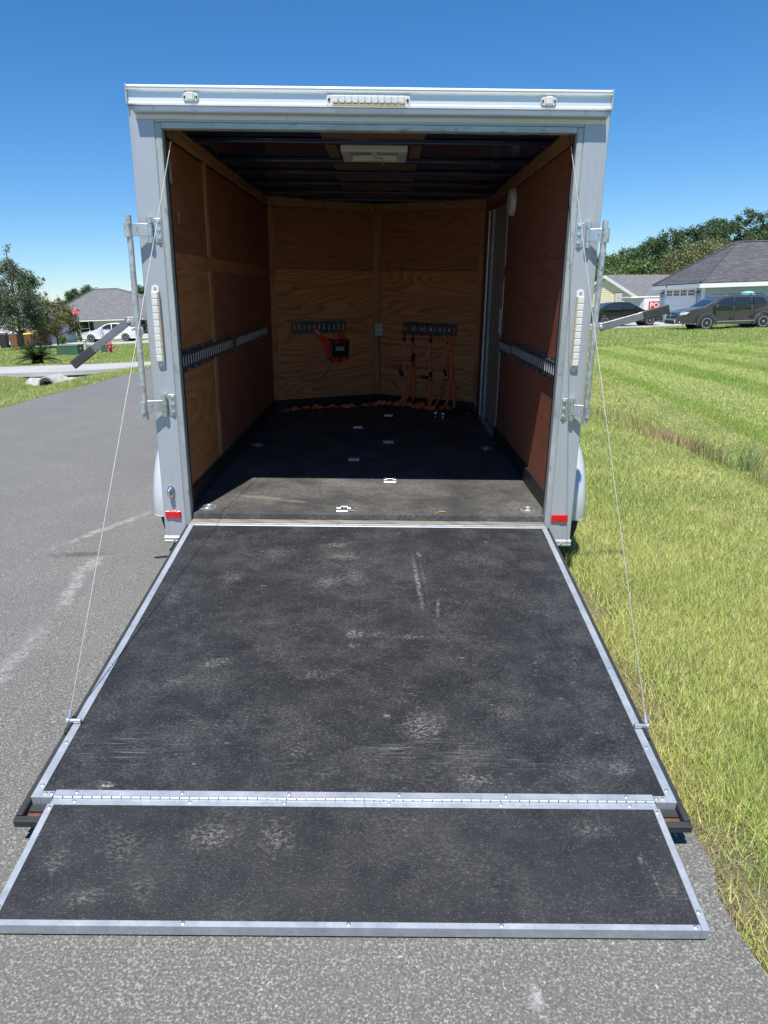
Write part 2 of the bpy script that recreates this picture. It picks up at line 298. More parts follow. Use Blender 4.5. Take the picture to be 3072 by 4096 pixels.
for b_ in ((-1.68,3.50,.05,.30,.18,.7,.8,16,.55),(-1.60,2.7,.05,.35,.1,.75,1.,18,.35),(-1.62,2.95,.09,.25,.2,.8,1.,16,.16),(-1.88,4.6,.045,.50,-.42,.7,.9,16,.55),(-1.72,3.9,.06,.22,-.2,.7,.9,18,.5),(.30,1.20,.020,.055,.1,.6,.6,40,.6),(-1.9,2.6,.2,.3,0,.85,1.1,12,.08)):
    c_ = m.mix(m.math('MULTIPLY', m.math('MULTIPLY', m.blob(*b_[:8]), b_[8]), m.ramp(m.noise(30, 6, .8), [(.42,.1),(.56,1.)])), c_, (.46,.455,.43))
c_ = m.mix(m.math('MULTIPLY', m.blob(-1.85,4.06,.22,.06,.15,.7,.7,14), .6), c_, (.045,.04,.036))
m.col(c_, .75); m.b.inputs['Specular IOR Level'].default_value = .4; m.bump(m.math('ADD', gr, m.math('MULTIPLY', v, .5)), .5, .004); ASPHALT = m.m
m = MT('concrete'); c_ = m.mix(m.ramp(m.noise(.8, 6, .65), [(.3,0.),(.7,1.)]), (.33,.33,.325), (.43,.425,.415)); c_ = m.mix(m.ramp(m.noise(9, 5, .7, m.map((.3,2,1))), [(.5,0.),(.8,.35)]), c_, (.30,.29,.27)); m.col(c_, .85); m.bump(m.noise(60), .3, .004); CONCRETE = m.m
m = MT('ground_turf')
x = m.sep(); pw = m.noise(.5, 4, .6); c_ = m.mix(m.ramp(pw, [(.3,0.),(.7,1.)]), (.16,.205,.055), (.27,.30,.105))
sx = m.math('ADD', m.math('SUBTRACT', x[0], m.math('MULTIPLY', x[1], .05)), m.math('MULTIPLY', m.noise(.6, 2), .8))
band = m.ramp(m.math('PINGPONG', m.math('ADD', sx, 40.45), .95), [(.30,0.),(.62,1.)])
lawn = m.math('MULTIPLY', m.math('GREATER_THAN', sx, 4.2), m.math('LESS_THAN', x[1], 26.5)); m_ = m.mix(band, (.27,.33,.10), (.37,.405,.16))
c_ = m.mix(lawn, c_, m_); c_ = m.mix(m.ramp(m.noise(38, 4, .75), [(.35,.0),(.7,.55)]), c_, (.12,.145,.045)); c_ = m.mix(m.ramp(m.noise(14, 5, .7), [(.5,0.),(.75,.45)]), c_, (.44,.41,.20))
ue = m.math('ADD', m.math('SUBTRACT', x[0], m.math('ADD', .80, m.math('MULTIPLY', x[1], .03))), m.math('MULTIPLY', m.math('SUBTRACT', m.noise(6, 4, .7), .5), .35)); c_ = m.mix(m.ramp(m.math('MULTIPLY', m.ramp(ue, [(.10,1.),(.22,0.)]), m.math('GREATER_THAN', x[0], 0.)), [(0.,0.),(1.,.9)]), c_, (.33,.27,.19))
m.col(c_, .9); m.b.inputs['Specular IOR Level'].default_value = .1; m.bump(m.noise(55, 4, .7), 1., .05); TURF = m.m
def leafmat(name, tr=.35, rough=.5):
    m = MT(name); a = m.n('Attribute', {'attribute_name': 'tint'}, 0); m.col(a, rough); m.b.inputs['Specular IOR Level'].default_value = .28
    t = m.t.nodes.new('ShaderNodeBsdfTranslucent'); m.t.links.new(a, t.inputs[0]); mx = m.t.nodes.new('ShaderNodeMixShader'); mx.inputs[0].default_value = tr
    m.t.links.new(m.b.outputs[0], mx.inputs[1]); m.t.links.new(t.outputs[0], mx.inputs[2]); m.t.links.new(mx.outputs[0], m.t.nodes['Material Output'].inputs[0]); return m.m
BLADE = leafmat('grass_blades', .42, .5); LEAF = leafmat('tree_leaves', .25, .45)
BARK = simple('grey_brown_bark', (.13,.105,.085), .9, 0, .35, 9, 30, .5, .02, (1,1,.3))

# ------------------------------------------------------------------ terrain
def sst(a, b, t): t = np.clip((t-a)/(b-a), 0, 1); return t*t*(3-2*t)
def xl(y): return -6.70+.03*np.clip(y, -20, 400)
def xr(y): return .80+.03*np.clip(y, -20, 400)
def far(x, y):
    k = .003 + .017*sst(2, -7, x); return -k*np.clip(y-20, 0, 70)
def road_z(x, y):
    d = x+2.8; return .165 - np.where(d > 0, .042*np.maximum(d-.25, 0), .03*np.maximum(-d-.25, 0)) - .0095*sst(-1, 1, .5-np.abs(d)) + far(x, y)*1.0
def terrain(x, y):
    x = np.asarray(x, float); y = np.asarray(y, float); r, l = xr(y), xl(y)
    zr = road_z(r, y); zl = road_z(l, y); u = x-r; v = l-x
    n = .02*np.sin(x*1.7+y*.6)*np.cos(y*1.1-x*.4)+.012*np.sin(x*4.1-y*2.3)
    ditch = np.interp(u, [0, .25, 1.2, 2.3, 2.85, 3.2, 3.9, 5.2, 12, 60], [-.03, .0, -.06, -.20, -.36, -.38, -.28, -.20, -.22, -.22])
    zright = ditch + n*sst(.1, 1., u) + (zr-far(r, y)) + far(x, y)
    dm = sst(24.2, 19.4, y); lawn = np.interp(v, [0, .6, 3, 5, 60], [0, -.01, -.10, -.13, -.13])
    dd = np.interp(v, [0, .3, 1.4, 2.3, 2.75, 3.2, 4.3, 6, 60], [0, .0, -.12, -.36, -.44, -.40, -.16, -.12, -.12])
    zleft = dd*dm + lawn*(1-dm) + n*sst(.1, 1, v) + (zl-far(l, y)) + far(x, y)
    mid = road_z(x, y) - .05
    return np.where(u > 0, zright, np.where(v > 0, zleft, mid))
def gz(x, y): return float(terrain(np.array([x]), np.array([y]))[0])
xs = np.r_[-1500,-900,-500,-300,-200,-140,-100,-75,-55,np.arange(-45,-14,1.5),np.arange(-14,9,.16),np.arange(9,45,1.5),50,65,85,120,170,250,400,800,1500]
ys = np.r_[-60,-30,-15,-8,-4,np.arange(-2,30,.35),np.arange(30,90,1.5),95,105,120,140,170,220,300,450,700,1100,1800]
GX, GY = np.meshgrid(xs, ys); GZ = terrain(GX, GY); nx, ny = len(xs), len(ys)
idx = np.arange(nx*ny).reshape(ny, nx); F = np.c_[idx[:-1,:-1].ravel(), idx[:-1,1:].ravel(), idx[1:,1:].ravel(), idx[1:,:-1].ravel()]
tag(npmesh('ground', np.c_[GX.ravel(), GY.ravel(), GZ.ravel()], F, TURF, smooth=True), 'lawn and verge ground with mown stripes and a shallow ditch', None, None, 'structure')
# road: ragged edges
ry = np.r_[np.arange(-8,26,.12),np.arange(26,120,1.5),140,200,350]; V = []; F = []
cols = 26
for i, y in enumerate(ry):
    je = .018*math.sin(y*5.1)+.022*math.sin(y*11.3+1)+random.uniform(-.014,.014); jl = .03*math.sin(y*3.7)+random.uniform(-.03,.03)
    a, b = float(xl(y))+jl, float(xr(y))+je
    for j in range(cols): x = a+(b-a)*j/(cols-1); V.append((x, y, float(road_z(np.array(x), np.array(y)))))
for i in range(len(ry)-1):
    for j in range(cols-1): k = i*cols+j; F.append((k, k+1, k+cols+1, k+cols))
tag(npmesh('road', np.array(V), np.array(F), ASPHALT, smooth=True), 'grey asphalt road with pale aggregate and chalky scuffs', None, None, 'structure')
def slab(name, poly, dz, mat, label, n=14, th=.12):   # thin slab draped on the terrain; poly = 4 corners
    V = []; F = []; p = np.array(poly, float)
    for i in range(n+1):
        for j in range(n+1):
            s_, t = i/n, j/n; q = (1-s_)*(1-t)*p[0]+s_*(1-t)*p[1]+s_*t*p[2]+(1-s_)*t*p[3]
            V.append((q[0], q[1], dz(q[0], q[1]) if callable(dz) else gz(q[0], q[1])+dz))
    m_ = len(V); V += [(a, b, c-th) for a, b, c in V]; w_ = n+1
    for i in range(n):
        for j in range(n):
            k = i*w_+j; F += [(k, k+w_, k+w_+1, k+1), (m_+k, m_+k+1, m_+k+w_+1, m_+k+w_)]
    for i in range(n):
        for a, b in ((i*w_, (i+1)*w_), ((i+1)*w_+n, i*w_+n), (i+1, i), (n*w_+i, n*w_+i+1)): F.append((a, b, m_+b, m_+a))
    mb = MB(); mb.v = V; mb.f = F; return tag(mb.build(name, mat, smooth=True), label, None, None, 'structure')
slab('driveway', [(-30,20.6),(float(xl(20.3))+.02,20.15),(float(xl(23.9))+.02,23.9),(-30,24.2)],
     lambda x, y: float(np.interp(x, [-30,-9,-7.2,-6.0],[-.002,-.007,.028,.073])) + far(np.array(x),np.array(y)).item(), CONCRETE, 'pale concrete driveway crossing the left verge over the culvert')
slab('driveway', [(-44,52.0),(-9,51.2),(-9,61),(-44,62)], .05, CONCRETE, 'concrete driveway of the left house with the white car on it')
slab('driveway', [(9,42.2),(19.3,42.6),(19.3,52),(9,54)], .05, CONCRETE, 'concrete driveway in front of the garage door')

# ------------------------------------------------------------------ grass
def blades(name, X, Y, wid, hgt, colr, label, lean=.5, tri=True):
    n = len(X); Z = terrain(X, Y); a = rng.uniform(0, 2*np.pi, n); d = np.c_[np.cos(a), np.sin(a)]; la = rng.uniform(0, 2*np.pi, n)
    L = rng.uniform(.3, 1., n)*lean; lv = np.c_[np.cos(la)*L, np.sin(la)*L]*hgt[:,None]
    b = np.c_[X, Y, Z-.01]; wv = np.c_[d*wid[:,None], np.zeros(n)]*.5
    m1 = b+np.c_[lv*.35, hgt*.6]; tp = b+np.c_[lv, .01+hgt*np.sqrt(np.maximum(1-L**2*.7, .1))]
    if tri:
        V = np.empty((n*3, 3)); V[0::3] = b-wv; V[1::3] = b+wv; V[2::3] = tp; F = np.arange(n*3).reshape(n, 3); k_ = 3
    else:
        V = np.empty((n*5, 3)); V[0::5] = b-wv; V[1::5] = b+wv; V[2::5] = m1+wv*.8; V[3::5] = m1-wv*.8; V[4::5] = tp; k_ = 5
        k = np.arange(n)*5; F = np.r_[np.c_[k,k+1,k+2], np.c_[k,k+2,k+3], np.c_[k+3,k+2,k+4]]
    o = npmesh(name, V, F, BLADE, np.repeat(colr, k_, axis=0)); return tag(o, label, 'grass', None, 'stuff')
def grasscol(X, Y, n, strip=False, dry=0.):
    pn = np.sin(X*1.9+np.cos(Y*1.3)*2)*np.sin(Y*2.3+X*.7)*.5+.5; pn2 = np.sin(X*5.1+1.3*np.sin(Y*3.9))*np.sin(Y*4.7+X)*.5+.5
    t = np.clip(rng.normal(.54, .27, n)-.28*(Y > 26.5)+(pn-.5)*.5+(pn2-.5)*.35+dry, 0, 1)[:,None]
    c = np.array([.27,.40,.085])*(1-t)+np.array([.62,.625,.225])*t
    s_ = (rng.random(n) < .13+.25*np.clip(dry,0,1)*1.)[:,None]; c = np.where(s_, np.array([.66,.56,.33]), c)
    if strip:
        sx = X-.05*Y+.8*np.sin(X*.3+Y*.2)*.3; b = np.abs(((sx+40.45)/.95) % 2-1); b = sst(.30, .62, b)[:,None]; lw = ((sx > 4.3) & (Y < 26.5))[:,None]
        c = np.where(lw, np.array([.34,.455,.10])*(1-b)+np.array([.53,.60,.20])*b, c)*rng.uniform(.8,1.2,n)[:,None]
    return np.minimum(1.1*c*rng.uniform(.62,1.38,n)[:,None], .85)
def scatter(n, d0, d1, a0, a1, ok):
    D = np.exp(rng.uniform(math.log(d0), math.log(d1), n)); A = rng.uniform(a0, a1, n); X = D*np.tan(A); k = ok(X, D); return X[k], D[k]
# near verge on the right
ok_ = lambda X, Y: (X > xr(Y)-.02+.03*np.sin(Y*5.1)) & (X < 12); X, Y = scatter(900000, .75, 16, .02, .68, ok_); X2, Y2 = scatter(170000, .6, 9, .68, 1.15, ok_); X = np.r_[X, X2]; Y = np.r_[Y, Y2]
ed = X-xr(Y); keep = (rng.random(len(X)) < np.clip(.12+ed*1.6+.35*np.sin(Y*7)*np.exp(-ed*3), .1, 1)); X, Y, ed = X[keep], Y[keep], ed[keep]
D = np.hypot(X, Y); n = len(X); ht = np.clip(rng.normal(.037, .012, n), .012, .08)*(1+.2*np.sin(X*3+Y)*np.sin(Y*2)); ht *= np.where(X > 4.6, .8, 1)
blades('grass', X, Y, np.maximum(.0044, .0010*D)*rng.uniform(.7,1.3,n), ht, grasscol(X, Y, n, True, .30*np.exp(-ed*4)+.05), 'short sunlit grass on the verge right of the trailer', 1.05)
X, Y = scatter(330000, 14, 48, .02, .62, lambda X, Y: (X > xr(Y)+.1) & (~((X > 8.8) & (X < 19.5) & (Y > 42))) & (~((X>19.2)&(Y>43.8))))
D = np.hypot(X, Y); n = len(X); blades('grass', X, Y, .0007*D*rng.uniform(.7,1.3,n), np.clip(rng.normal(.05,.015,n),.02,.1)*np.where(Y>26.5,1.5,.9), grasscol(X, Y, n, True), 'mown lawn grass running up to the parked cars on the right', .8)
X, Y = scatter(260000, 9.5, 52, -.62, -.02, lambda X, Y: (X < xl(Y)-.0) & ~((Y > 20.1) & (Y < 24.2)) & ~(Y > 51) & ~((Y > 19.4) & (Y < 20.7) & (X > -9.9) & (X < -8.3)))
D = np.hypot(X, Y); n = len(X); blades('grass', X, Y, .0007*D*rng.uniform(.7,1.3,n), np.clip(rng.normal(.055,.015,n),.02,.12), grasscol(X, Y, n, False, -.16), 'grass on the left verge and lawn beyond the road', .8)
# tall rough grass in the ditch
def clump(name, x, y, r, n, h, cols_, label, lean=.5, wd=.006, ry_=None):
    a = rng.uniform(0, 2*np.pi, n); rr = r*np.sqrt(rng.random(n)); X = x+np.cos(a)*rr; Y = y+np.sin(a)*rr*(ry_ or 1); hh = h*rng.uniform(.45,1.,n)
    c = np.array(cols_)[rng.integers(0, len(cols_), n)]*rng.uniform(.7,1.25,n)[:,None]
    o = blades(name, X, Y, np.full(n, wd)*rng.uniform(.6,1.3,n), hh, c, label, lean, False); del o['kind']; o['category'] = 'grass clump'; return o
clump('dry_grass_clump', 3.45, 9.8, .50, 520, .22, [(.55,.46,.22),(.48,.42,.18),(.36,.38,.12)], 'tan dry tall grass clump farthest along the ditch', .5, .008, 2.2)
clump('dry_grass_clump', 3.58, 8.60, .36, 300, .22, [(.60,.44,.26),(.54,.40,.22)], 'pinkish dry grass patch beside the dark reeds in the ditch', .6, .008)
clump('reed_clump', 3.76, 8.0, .22, 120, .34, [(.34,.27,.17),(.28,.25,.12),(.27,.29,.11)], 'dark brown upright reed clump in the ditch', .4, .006)
clump('reed_clump', 4.06, 7.70, .20, 150, .40, [(.24,.33,.13),(.30,.38,.16)], 'green arching tall grass clump right of the brown reeds', .9, .006)
clump('reed_clump', 4.00, 6.85, .32, 260, .30, [(.42,.33,.18),(.34,.33,.12),(.42,.40,.15)], 'brownish reed clump nearest the camera in the ditch', .5, .005, 1.4)
clump('reed_clump', 4.0, 6.0, .32, 260, .26, [(.20,.29,.08),(.27,.35,.10)], 'green rough grass clump at the right edge of the picture', .6, .005, 1.2)
# dead grass litter along the road edge
n = 2600; Y = rng.uniform(.7, 3.2, n); X = xr(Y)+rng.normal(.03,.05,n)+.03*np.sin(Y*7); keep = X > xr(Y)-.05; X, Y = X[keep], Y[keep]; n = len(X)
blades('dry_grass_litter', X, Y, np.full(n,.004), np.full(n,.03), np.array([.38,.29,.16])*rng.uniform(.6,1.2,n)[:,None], 'dead tan grass litter along the asphalt edge', 1.15)

# ------------------------------------------------------------------ trailer (built in its own coordinates, parked leaning a little to the right)
T = empty('cargo_trailer', mw=M); tag(T, 'silver enclosed cargo trailer with its black rear ramp door lowered onto the road', 'trailer')
FL = .39; WI = .968; CE = 2.279; BK = 3.26; NO = 3.78
def bx(name, mat, x0, x1, y0, y1, z0, z1, bev=0, par=T, **k): return MB().box(x0,x1,y0,y1,z0,z1).build(name, mat, par, bev, **k)
# outer shell
for s in (-1, 1):
    bx('side_panel', SILVER, *sorted((s*1.048, s*1.06)), .062, 3.3015, .30, 2.2995)
    bx('bottom_rail', ALU, *sorted((s*1.0, s*1.063)), .062, 3.30, .26, .298)
    MB().hexa([(s*1.06,3.302,.26),(s*1.048,3.302,.26),(0,3.90,.26),(0,3.92,.26),(s*1.06,3.302,2.30),(s*1.048,3.302,2.30),(0,3.90,2.30),(0,3.92,2.30)]).build('nose_panel', SILVER, T)
    bx('top_rail', ALU, *sorted((s*1.052, s*1.072)), .055, 3.30, 2.287, 2.35)
MB().prism([(-1.06,.055),(1.06,.055),(1.06,3.30),(0,3.92),(-1.06,3.30)], lambda a, b: (a, b, 2.3005), lambda a, b: (a, b, 2.345)).build('roof', SILVER, T)
MB().prism([(-1.045,.065),(1.045,.065),(1.045,3.30),(0,3.90),(-1.045,3.30)], lambda a, b: (a, b, .30), lambda a, b: (a, b, .352)).build('floor_deck', RUSTWOOD, T)
for s in (-1, 1): bx('frame_rail', BLACKPLASTIC, *sorted((s*.80, s*.86)), .1, 4.2 if False else 3.3, .16, .298)
# rear frame
for s in (-1, 1):
    o = bx('frame_post', SILVER, *sorted((s*.955, s*1.067)), 0, .062, .273, 2.286, .004)
    bx('jamb_strip', JAMB, *sorted((s*.926, s*.9545)), .001, .05, .33, 2.2195, .003)
    bx('jamb_return', BLACKPLASTIC, *sorted((s*.927, s*.967)), .0505, .075, .36, 2.2195)
    mb = MB().box(*sorted((s*.93, s*1.071)), -.004, .06, .236, .2725)
    for z in (.246, .262): mb.box(*sorted((s*.93, s*1.072)), -.009, -.004, z-.005, z+.005)
    o = mb.build('post_end_trim', ALU, T, .001); MB().lathe([(.006,0),(.005,.003)], (s*1.02,-.0085,.2535), (0,-1,0), 10).build('bolt', STEEL, o)
bx('header_beam', SILVER, -.9548, .9548, .0006, .058, 2.2205, 2.286, .003)
m = MT('sealant_header'); f = m.noise(5, 6, .7, m.map((1,1,3))); c_ = m.mix(m.ramp(f, [(.35,0.),(.65,1.)]), (.34,.40,.39), (.48,.53,.51))
c_ = m.mix(m.ramp(m.noise(9, 3, .6, m.map((1.2,1,9),(0,0,3))), [(.60,0.),(.64,.8),(.68,0.)]), c_, (.12,.13,.13)); m.col(c_, .5, .2)
bx('header_strip', m.m, -.9255, .9255, -.003, .05, 2.196, 2.2200, .002)
# roof cap extrusion
m = MT('bright_cap_aluminium'); f = m.noise(3, 6, .65, m.map((.3,6,6))); c_ = m.mix(m.ramp(f, [(.3,0.),(.7,1.)]), (.66,.70,.71), (.84,.86,.86)); c_ = m.mix(m.ramp(m.noise(16, 5, .7, m.map((1,1,4))), [(.58,0.),(.72,.4)]), c_, (.50,.51,.50)); m.col(c_, .36, .35); CAPALU = m.m
prof = [(.055,2.287),(-.006,2.287),(-.010,2.290),(-.010,2.296),(-.005,2.300),(-.005,2.338),(-.012,2.341),(-.018,2.345),(-.018,2.349),(-.004,2.351),(-.004,2.354),(-.014,2.357),(-.012,2.364),(.055,2.366)]
MB().prism(prof, lambda a, b: (-1.061, a, b), lambda a, b: (1.061, a, b)).build('roof_cap', CAPALU, T)
for s in (-1, 1): bx('cap_end', ALU, *sorted((s*1.0615, s*1.067)), -.02, .06, 2.284, 2.367, .002)
dr = MB().prism([(-.0005,2.231),(-.004,2.231),(-.006,2.249),(-.040,2.253),(-.042,2.258),(-.0005,2.258)], lambda a, b: (-1.034, a, b), lambda a, b: (1.046, a, b)).build('drip_rail', ALU, T)
scr = MB().lathe([(.0055,0),(.0055,.0015),(.004,.003),(.0018,.003),(.0018,.001)], (0,0,0), (0,-1,0), 10); first = None
for x in (-.994, -.788, -.4, -.002, .394, .765, 1.026):
    if first is None: first = scr.build('screw', STEEL, dr); first.location = (x,-.0045,2.243)
    else: inst(first, dr, loc=(x,-.0045,2.243))
# lights
def markerlight(x):
    o = MB().prism([(-.034,-.006),(-.026,-.017),(.026,-.017),(.034,-.006),(.034,.006),(.026,.015),(-.026,.015),(-.034,.006)], lambda a, b: (x+a,-.0055,2.318+b), lambda a, b: (x+a,-.016,2.318+b)).build('marker_light', WHITEPLASTIC, T, .002)
    MB().box(x-.017,x+.017,-.030,-.0163,2.302,2.334).build('lens', LENS, o, .004)
    for d in (-.026,.026): MB().lathe([(.0048,0),(.004,.003)], (x+d,-.0162,2.318), (0,-1,0), 8).build('screw', BLACKPLASTIC, o)
markerlight(-.784); markerlight(.785)
o = MB().prism([(-.192,-.008),(-.186,-.022),(-.165,-.025),(.152,-.025),(.172,-.022),(.178,-.008),(.176,.018),(.155,.021),(-.168,.021),(-.188,.018)], lambda a, b: (a,-.0055,2.311+b), lambda a, b: (a,-.014,2.311+b)).build('brake_light', LENS, T, .002)
for k in range(11):
    x = -.163+k*.029; MB().box(x,x+.0265,-.030,-.0142,2.299,2.329).build('lens_cell', LENS, o, .004)
MB().box(-.163,.153,-.026,-.0142,2.289,2.2975).build('lens_skirt', simple('yellowed_plastic', (.45,.38,.24), .3), o, .001)
for x in (-.178,.166): MB().lathe([(.006,0),(.005,.004)], (x,-.0142,2.314), (0,-1,0), 8).build('screw', BLACKPLASTIC, o)
for x0, x1 in ((-1.030,-.993),(.984,1.022)):
    xc = (x0+x1)/2; h = (x1-x0)/2; pl = [(h*math.cos(t), h*math.sin(t)) for t in np.linspace(math.pi, 2*math.pi, 8)]; pu = [(h*math.cos(t), .345+h*math.sin(t)) for t in np.linspace(0, math.pi, 8)]
    o = MB().prism(pl+pu, lambda a, b: (xc+a,-.0005,1.168+b), lambda a, b: (xc+a,-.008,1.168+b)).build('tail_light', LENS, T, .002)
    bx('lens_edge', simple('amber_lens_edge', (.40,.32,.18), .3), (x1-.006 if xc < 0 else x0), (x1 if xc < 0 else x0+.006), -.019, -.0082, 1.176, 1.500, par=o)
    for k in range(10):
        z = 1.177+k*.0325; a, b = (x0+.001, x1-.0065) if xc < 0 else (x0+.0065, x1-.001)
        MB().box(a,b,-.022,-.0082,z,z+.0318).build('lens_cell', LENS, o, .003)
    for z in (1.160, 1.517): MB().lathe([(.007,0),(.006,.003)], (xc,-.0082,z), (0,-1,0), 10).build('screw', STEEL, o)
for x0, x1 in ((-1.056,-.976),(.957,1.043)):
    o = bx('reflector', REDLENS, x0, x1, -.009, -.0005, .371, .411, .003); xm = (x0+x1)/2
    bx('lens_half', REDLENS, xm+.001, x1-.003, -.0115, -.0092, .374, .408, par=o)
o = MB().prism([(-.017,-.02),(0,-.036),(.017,-.02),(.017,.02),(0,.036),(-.017,.02)], lambda a, b: (-1.017+a,-.0005,.517+b), lambda a, b: (-1.017+a,-.010,.517+b)).build('plate_light', CHROME, T, .003)
MB().box(-1.031,-1.007,-.036,-.0102,.494,.536).build('lens', CHROME, o, .008)
HANDLE = simple('dull_steel_handle', (.24,.255,.27), .42, .55, .25, 12)
# lock bars folded open on both posts
for s in (-1, 1):
    xr_t, xr_b = (-1.092,-1.096) if s < 0 else (1.075, 1.069); yb = -.052
    lb = MB().tube([(xr_b,yb,.898),(xr_t,yb,1.832)], .0135, 14).build('lock_bar', GALV, T, smooth=True)
    for zc in (1.772, .964):
        xx = xr_b+(xr_t-xr_b)*(zc-.898)/.934
        o = MB().box(*sorted((s*.960, s*.992)), -.0055, -.0005, zc-.053, zc+.053).build('hinge_plate', STEEL, lb, .003)
        for dz in (-.037, 0, .037): MB().lathe([(.0105,0),(.0105,.002),(.008,.007),(.0035,.0085),(.003,.004)], (s*.9725,-.0055,zc+dz), (0,-1,0), 14).build('bolt', STEEL, lb, smooth=True)
        for a, b in ((-.055,-.029),(-.0275,.0275),(.029,.055)): MB().tube([(s*1.010,-.016,zc+a),(s*1.010,-.016,zc+b)], .0125, 14).build('hinge_barrel', STEEL, lb, smooth=True)
        mb = MB().hexa([(s*1.012,-.030,zc-.0275),(s*1.012,-.024,zc-.0275),(xx,-.050,zc-.0275),(xx,-.058,zc-.0275),(s*1.012,-.030,zc+.0275),(s*1.012,-.024,zc+.0275),(xx,-.050,zc+.0275),(xx,-.058,zc+.0275)])
        mb.build('hinge_tab', STEEL, lb, .002)
        xm = (s*1.012+xx)/2; MB().lathe([(.0125,-.002),(.012,.001),(.009,.0015),(.007,-.001)], (xm,-.0435,zc), (-s*.45,-.9,0), 16).build('dimple', GALV, lb, smooth=True)
    for a, b in ((1.740,1.798),(.930,.985)):
        xx = xr_b+(xr_t-xr_b)*((a+b)/2-.898)/.934; MB().tube([(xx+s*.006,yb-.004,a),(xx+s*.006,yb-.004,b)], .0165, 10).build('weld_sleeve', GALV, lb, smooth=True)
    P, E_ = (np.array([-1.135,-.055,1.366]), np.array([-1.421,-.052,1.160])) if s < 0 else (np.array([1.101,-.055,1.364]), np.array([1.402,-.075,1.452]))
    MB().prism([(-.026,-.021),(.005,-.021),(.018,-.012),(.023,0),(.018,.012),(.005,.021),(-.026,.021)], lambda a, b: (P[0]+s*a,-.050,P[2]+b), lambda a, b: (P[0]+s*a,-.058,P[2]+b)).build('handle_lug', STEEL, lb, .002)
    MB().lathe([(.012,0),(.012,.004),(.007,.010),(.004,.010)], (P[0],-.058,P[2]), (0,-1,0), 16).build('pivot_bolt', STEEL, lb, smooth=True)
    d = (E_-P)/np.linalg.norm(E_-P); q = np.cross(d, [0,1.,0]); Lh = np.linalg.norm(E_-P); n_ = np.cross(d, q)
    h = MB().obox(P+d*Lh*.29+n_*.004, d, q, n_, Lh*.31, .0175, .0035).build('handle', HANDLE, lb, .002)
    MB().obox(P+d*Lh*.60, d, q, n_, Lh*.035, .0185, .005).build('handle_collar', HANDLE, lb, .002)
    MB().obox(P+d*Lh*.82, d, q, n_, Lh*.19, .0205, .009).build('handle_grip', GRIP, lb, .003)
# floor
MB().prism([(-WI,.03),(WI,.03),(WI,BK),(0,NO),(-WI,BK)], lambda a, b: (a, b, .3535), lambda a, b: (a, b, FL)).build('floor_mat', MAT, T)
bx('sill_board', SILLWOOD, -.925, .925, -.012, .029, .322, .360, .003)
bx('sill_edge', JAMB, -.926, .926, -.019, -.0125, .315, .352, .001)
bx('mat_nosing', MAT, -.926, .926, .0295, .0345, .361, .388, .001)
# kick strips
for s in (-1, 1):
    bx('kick_strip', KICK, *sorted((s*.949, s*.9675)), .078, 2.03 if s > 0 else BK-.01, FL+.001, .487, .003)
    a, b = np.array([s*.95, BK-.005]), np.array([s*.004, NO-.022]); d = (b-a)/np.linalg.norm(b-a); n2 = np.array([-d[1], d[0]])*(1 if s < 0 else -1); n2 = n2*np.sign(-n2[1])
    MB().hexa([(*(a),FL+.001),(*(b),FL+.001),(*(b+n2*.014),FL+.001),(*(a+n2*.014),FL+.001),(*(a),.484),(*(b),.484),(*(b+n2*.014),.484),(*(a+n2*.014),.484)]).build('kick_strip', KICK, T, .003)
# interior side walls: plywood sheets with cover strips
def wallx(name, mat, s, y0, y1, z0, z1, proud=0, th=.006, par=T, bev=.0008):
    x = s*(WI-proud); return MB().box(*sorted((x, x+s*th)), y0, y1, z0, z1).build(name, mat, par, bev)
wallx('plywood_panel', PLY_RED[0], -1, .0760, .930, 1.652, 2.19, 0, .012); wallx('plywood_panel', PLY_RED[1], -1, .934, BK, 1.652, 2.19, 0, .012)
wallx('plywood_panel', PLY_TAN[0], -1, .0760, .930, .40, 1.648, 0, .012); wallx('plywood_panel', PLY_RED[2], -1, .934, BK, .40, 1.648, 0, .012)
wallx('cover_strip', TRIMWOODH, -1, .0765, BK, 2.205, 2.276, .0, .010)
wallx('cover_strip', PLY_TAN[1], -1, .0765, BK, 1.612, 1.688, .005)
wallx('cover_strip', TRIMWOOD, -1, .905, .975, 1.690, 2.203, .0055); wallx('cover_strip', TRIMWOOD, -1, .905, .975, .489, 1.610, .0055)
wallx('plywood_panel', PLY_RED[3], 1, .0760, 2.025, 1.645, 2.19, 0, .012); wallx('plywood_panel', PLY_RED[1], 1, .0760, 2.025, .40, 1.641, 0, .012)
wallx('cover_strip', TRIMWOODH, 1, .0765, BK, 2.200, 2.276, .0, .010); wallx('cover_strip', PLY_RED[0], 1, .0765, 2.025, 1.602, 1.682, .005)
wallx('plywood_panel', PLY_RED[2], 1, 2.93, BK, .40, 2.19, 0, .012)
# torn veneer scars
for y, z, a, b in ((.135,1.80,.012,.05),(.335,1.855,.014,.028)):
    MB().prism([(-a,-b*.8),(-a*.3,-b),(a*.5,-b*.5),(a*.4,0),(a,b*.5),(a*.2,b),(-a*.5,b*.4),(-a*.2,0)], lambda p, q: (-WI+.0004,y+p,z+q), lambda p, q: (-WI+.0016,y+p,z+q)).build('veneer_scar', simple('bare_veneer', (.52,.36,.20), .8), T)
o = MB().box(-.9675,-.9655,.165,.262,2.003,2.10).build('sticker', PRINT, T); 
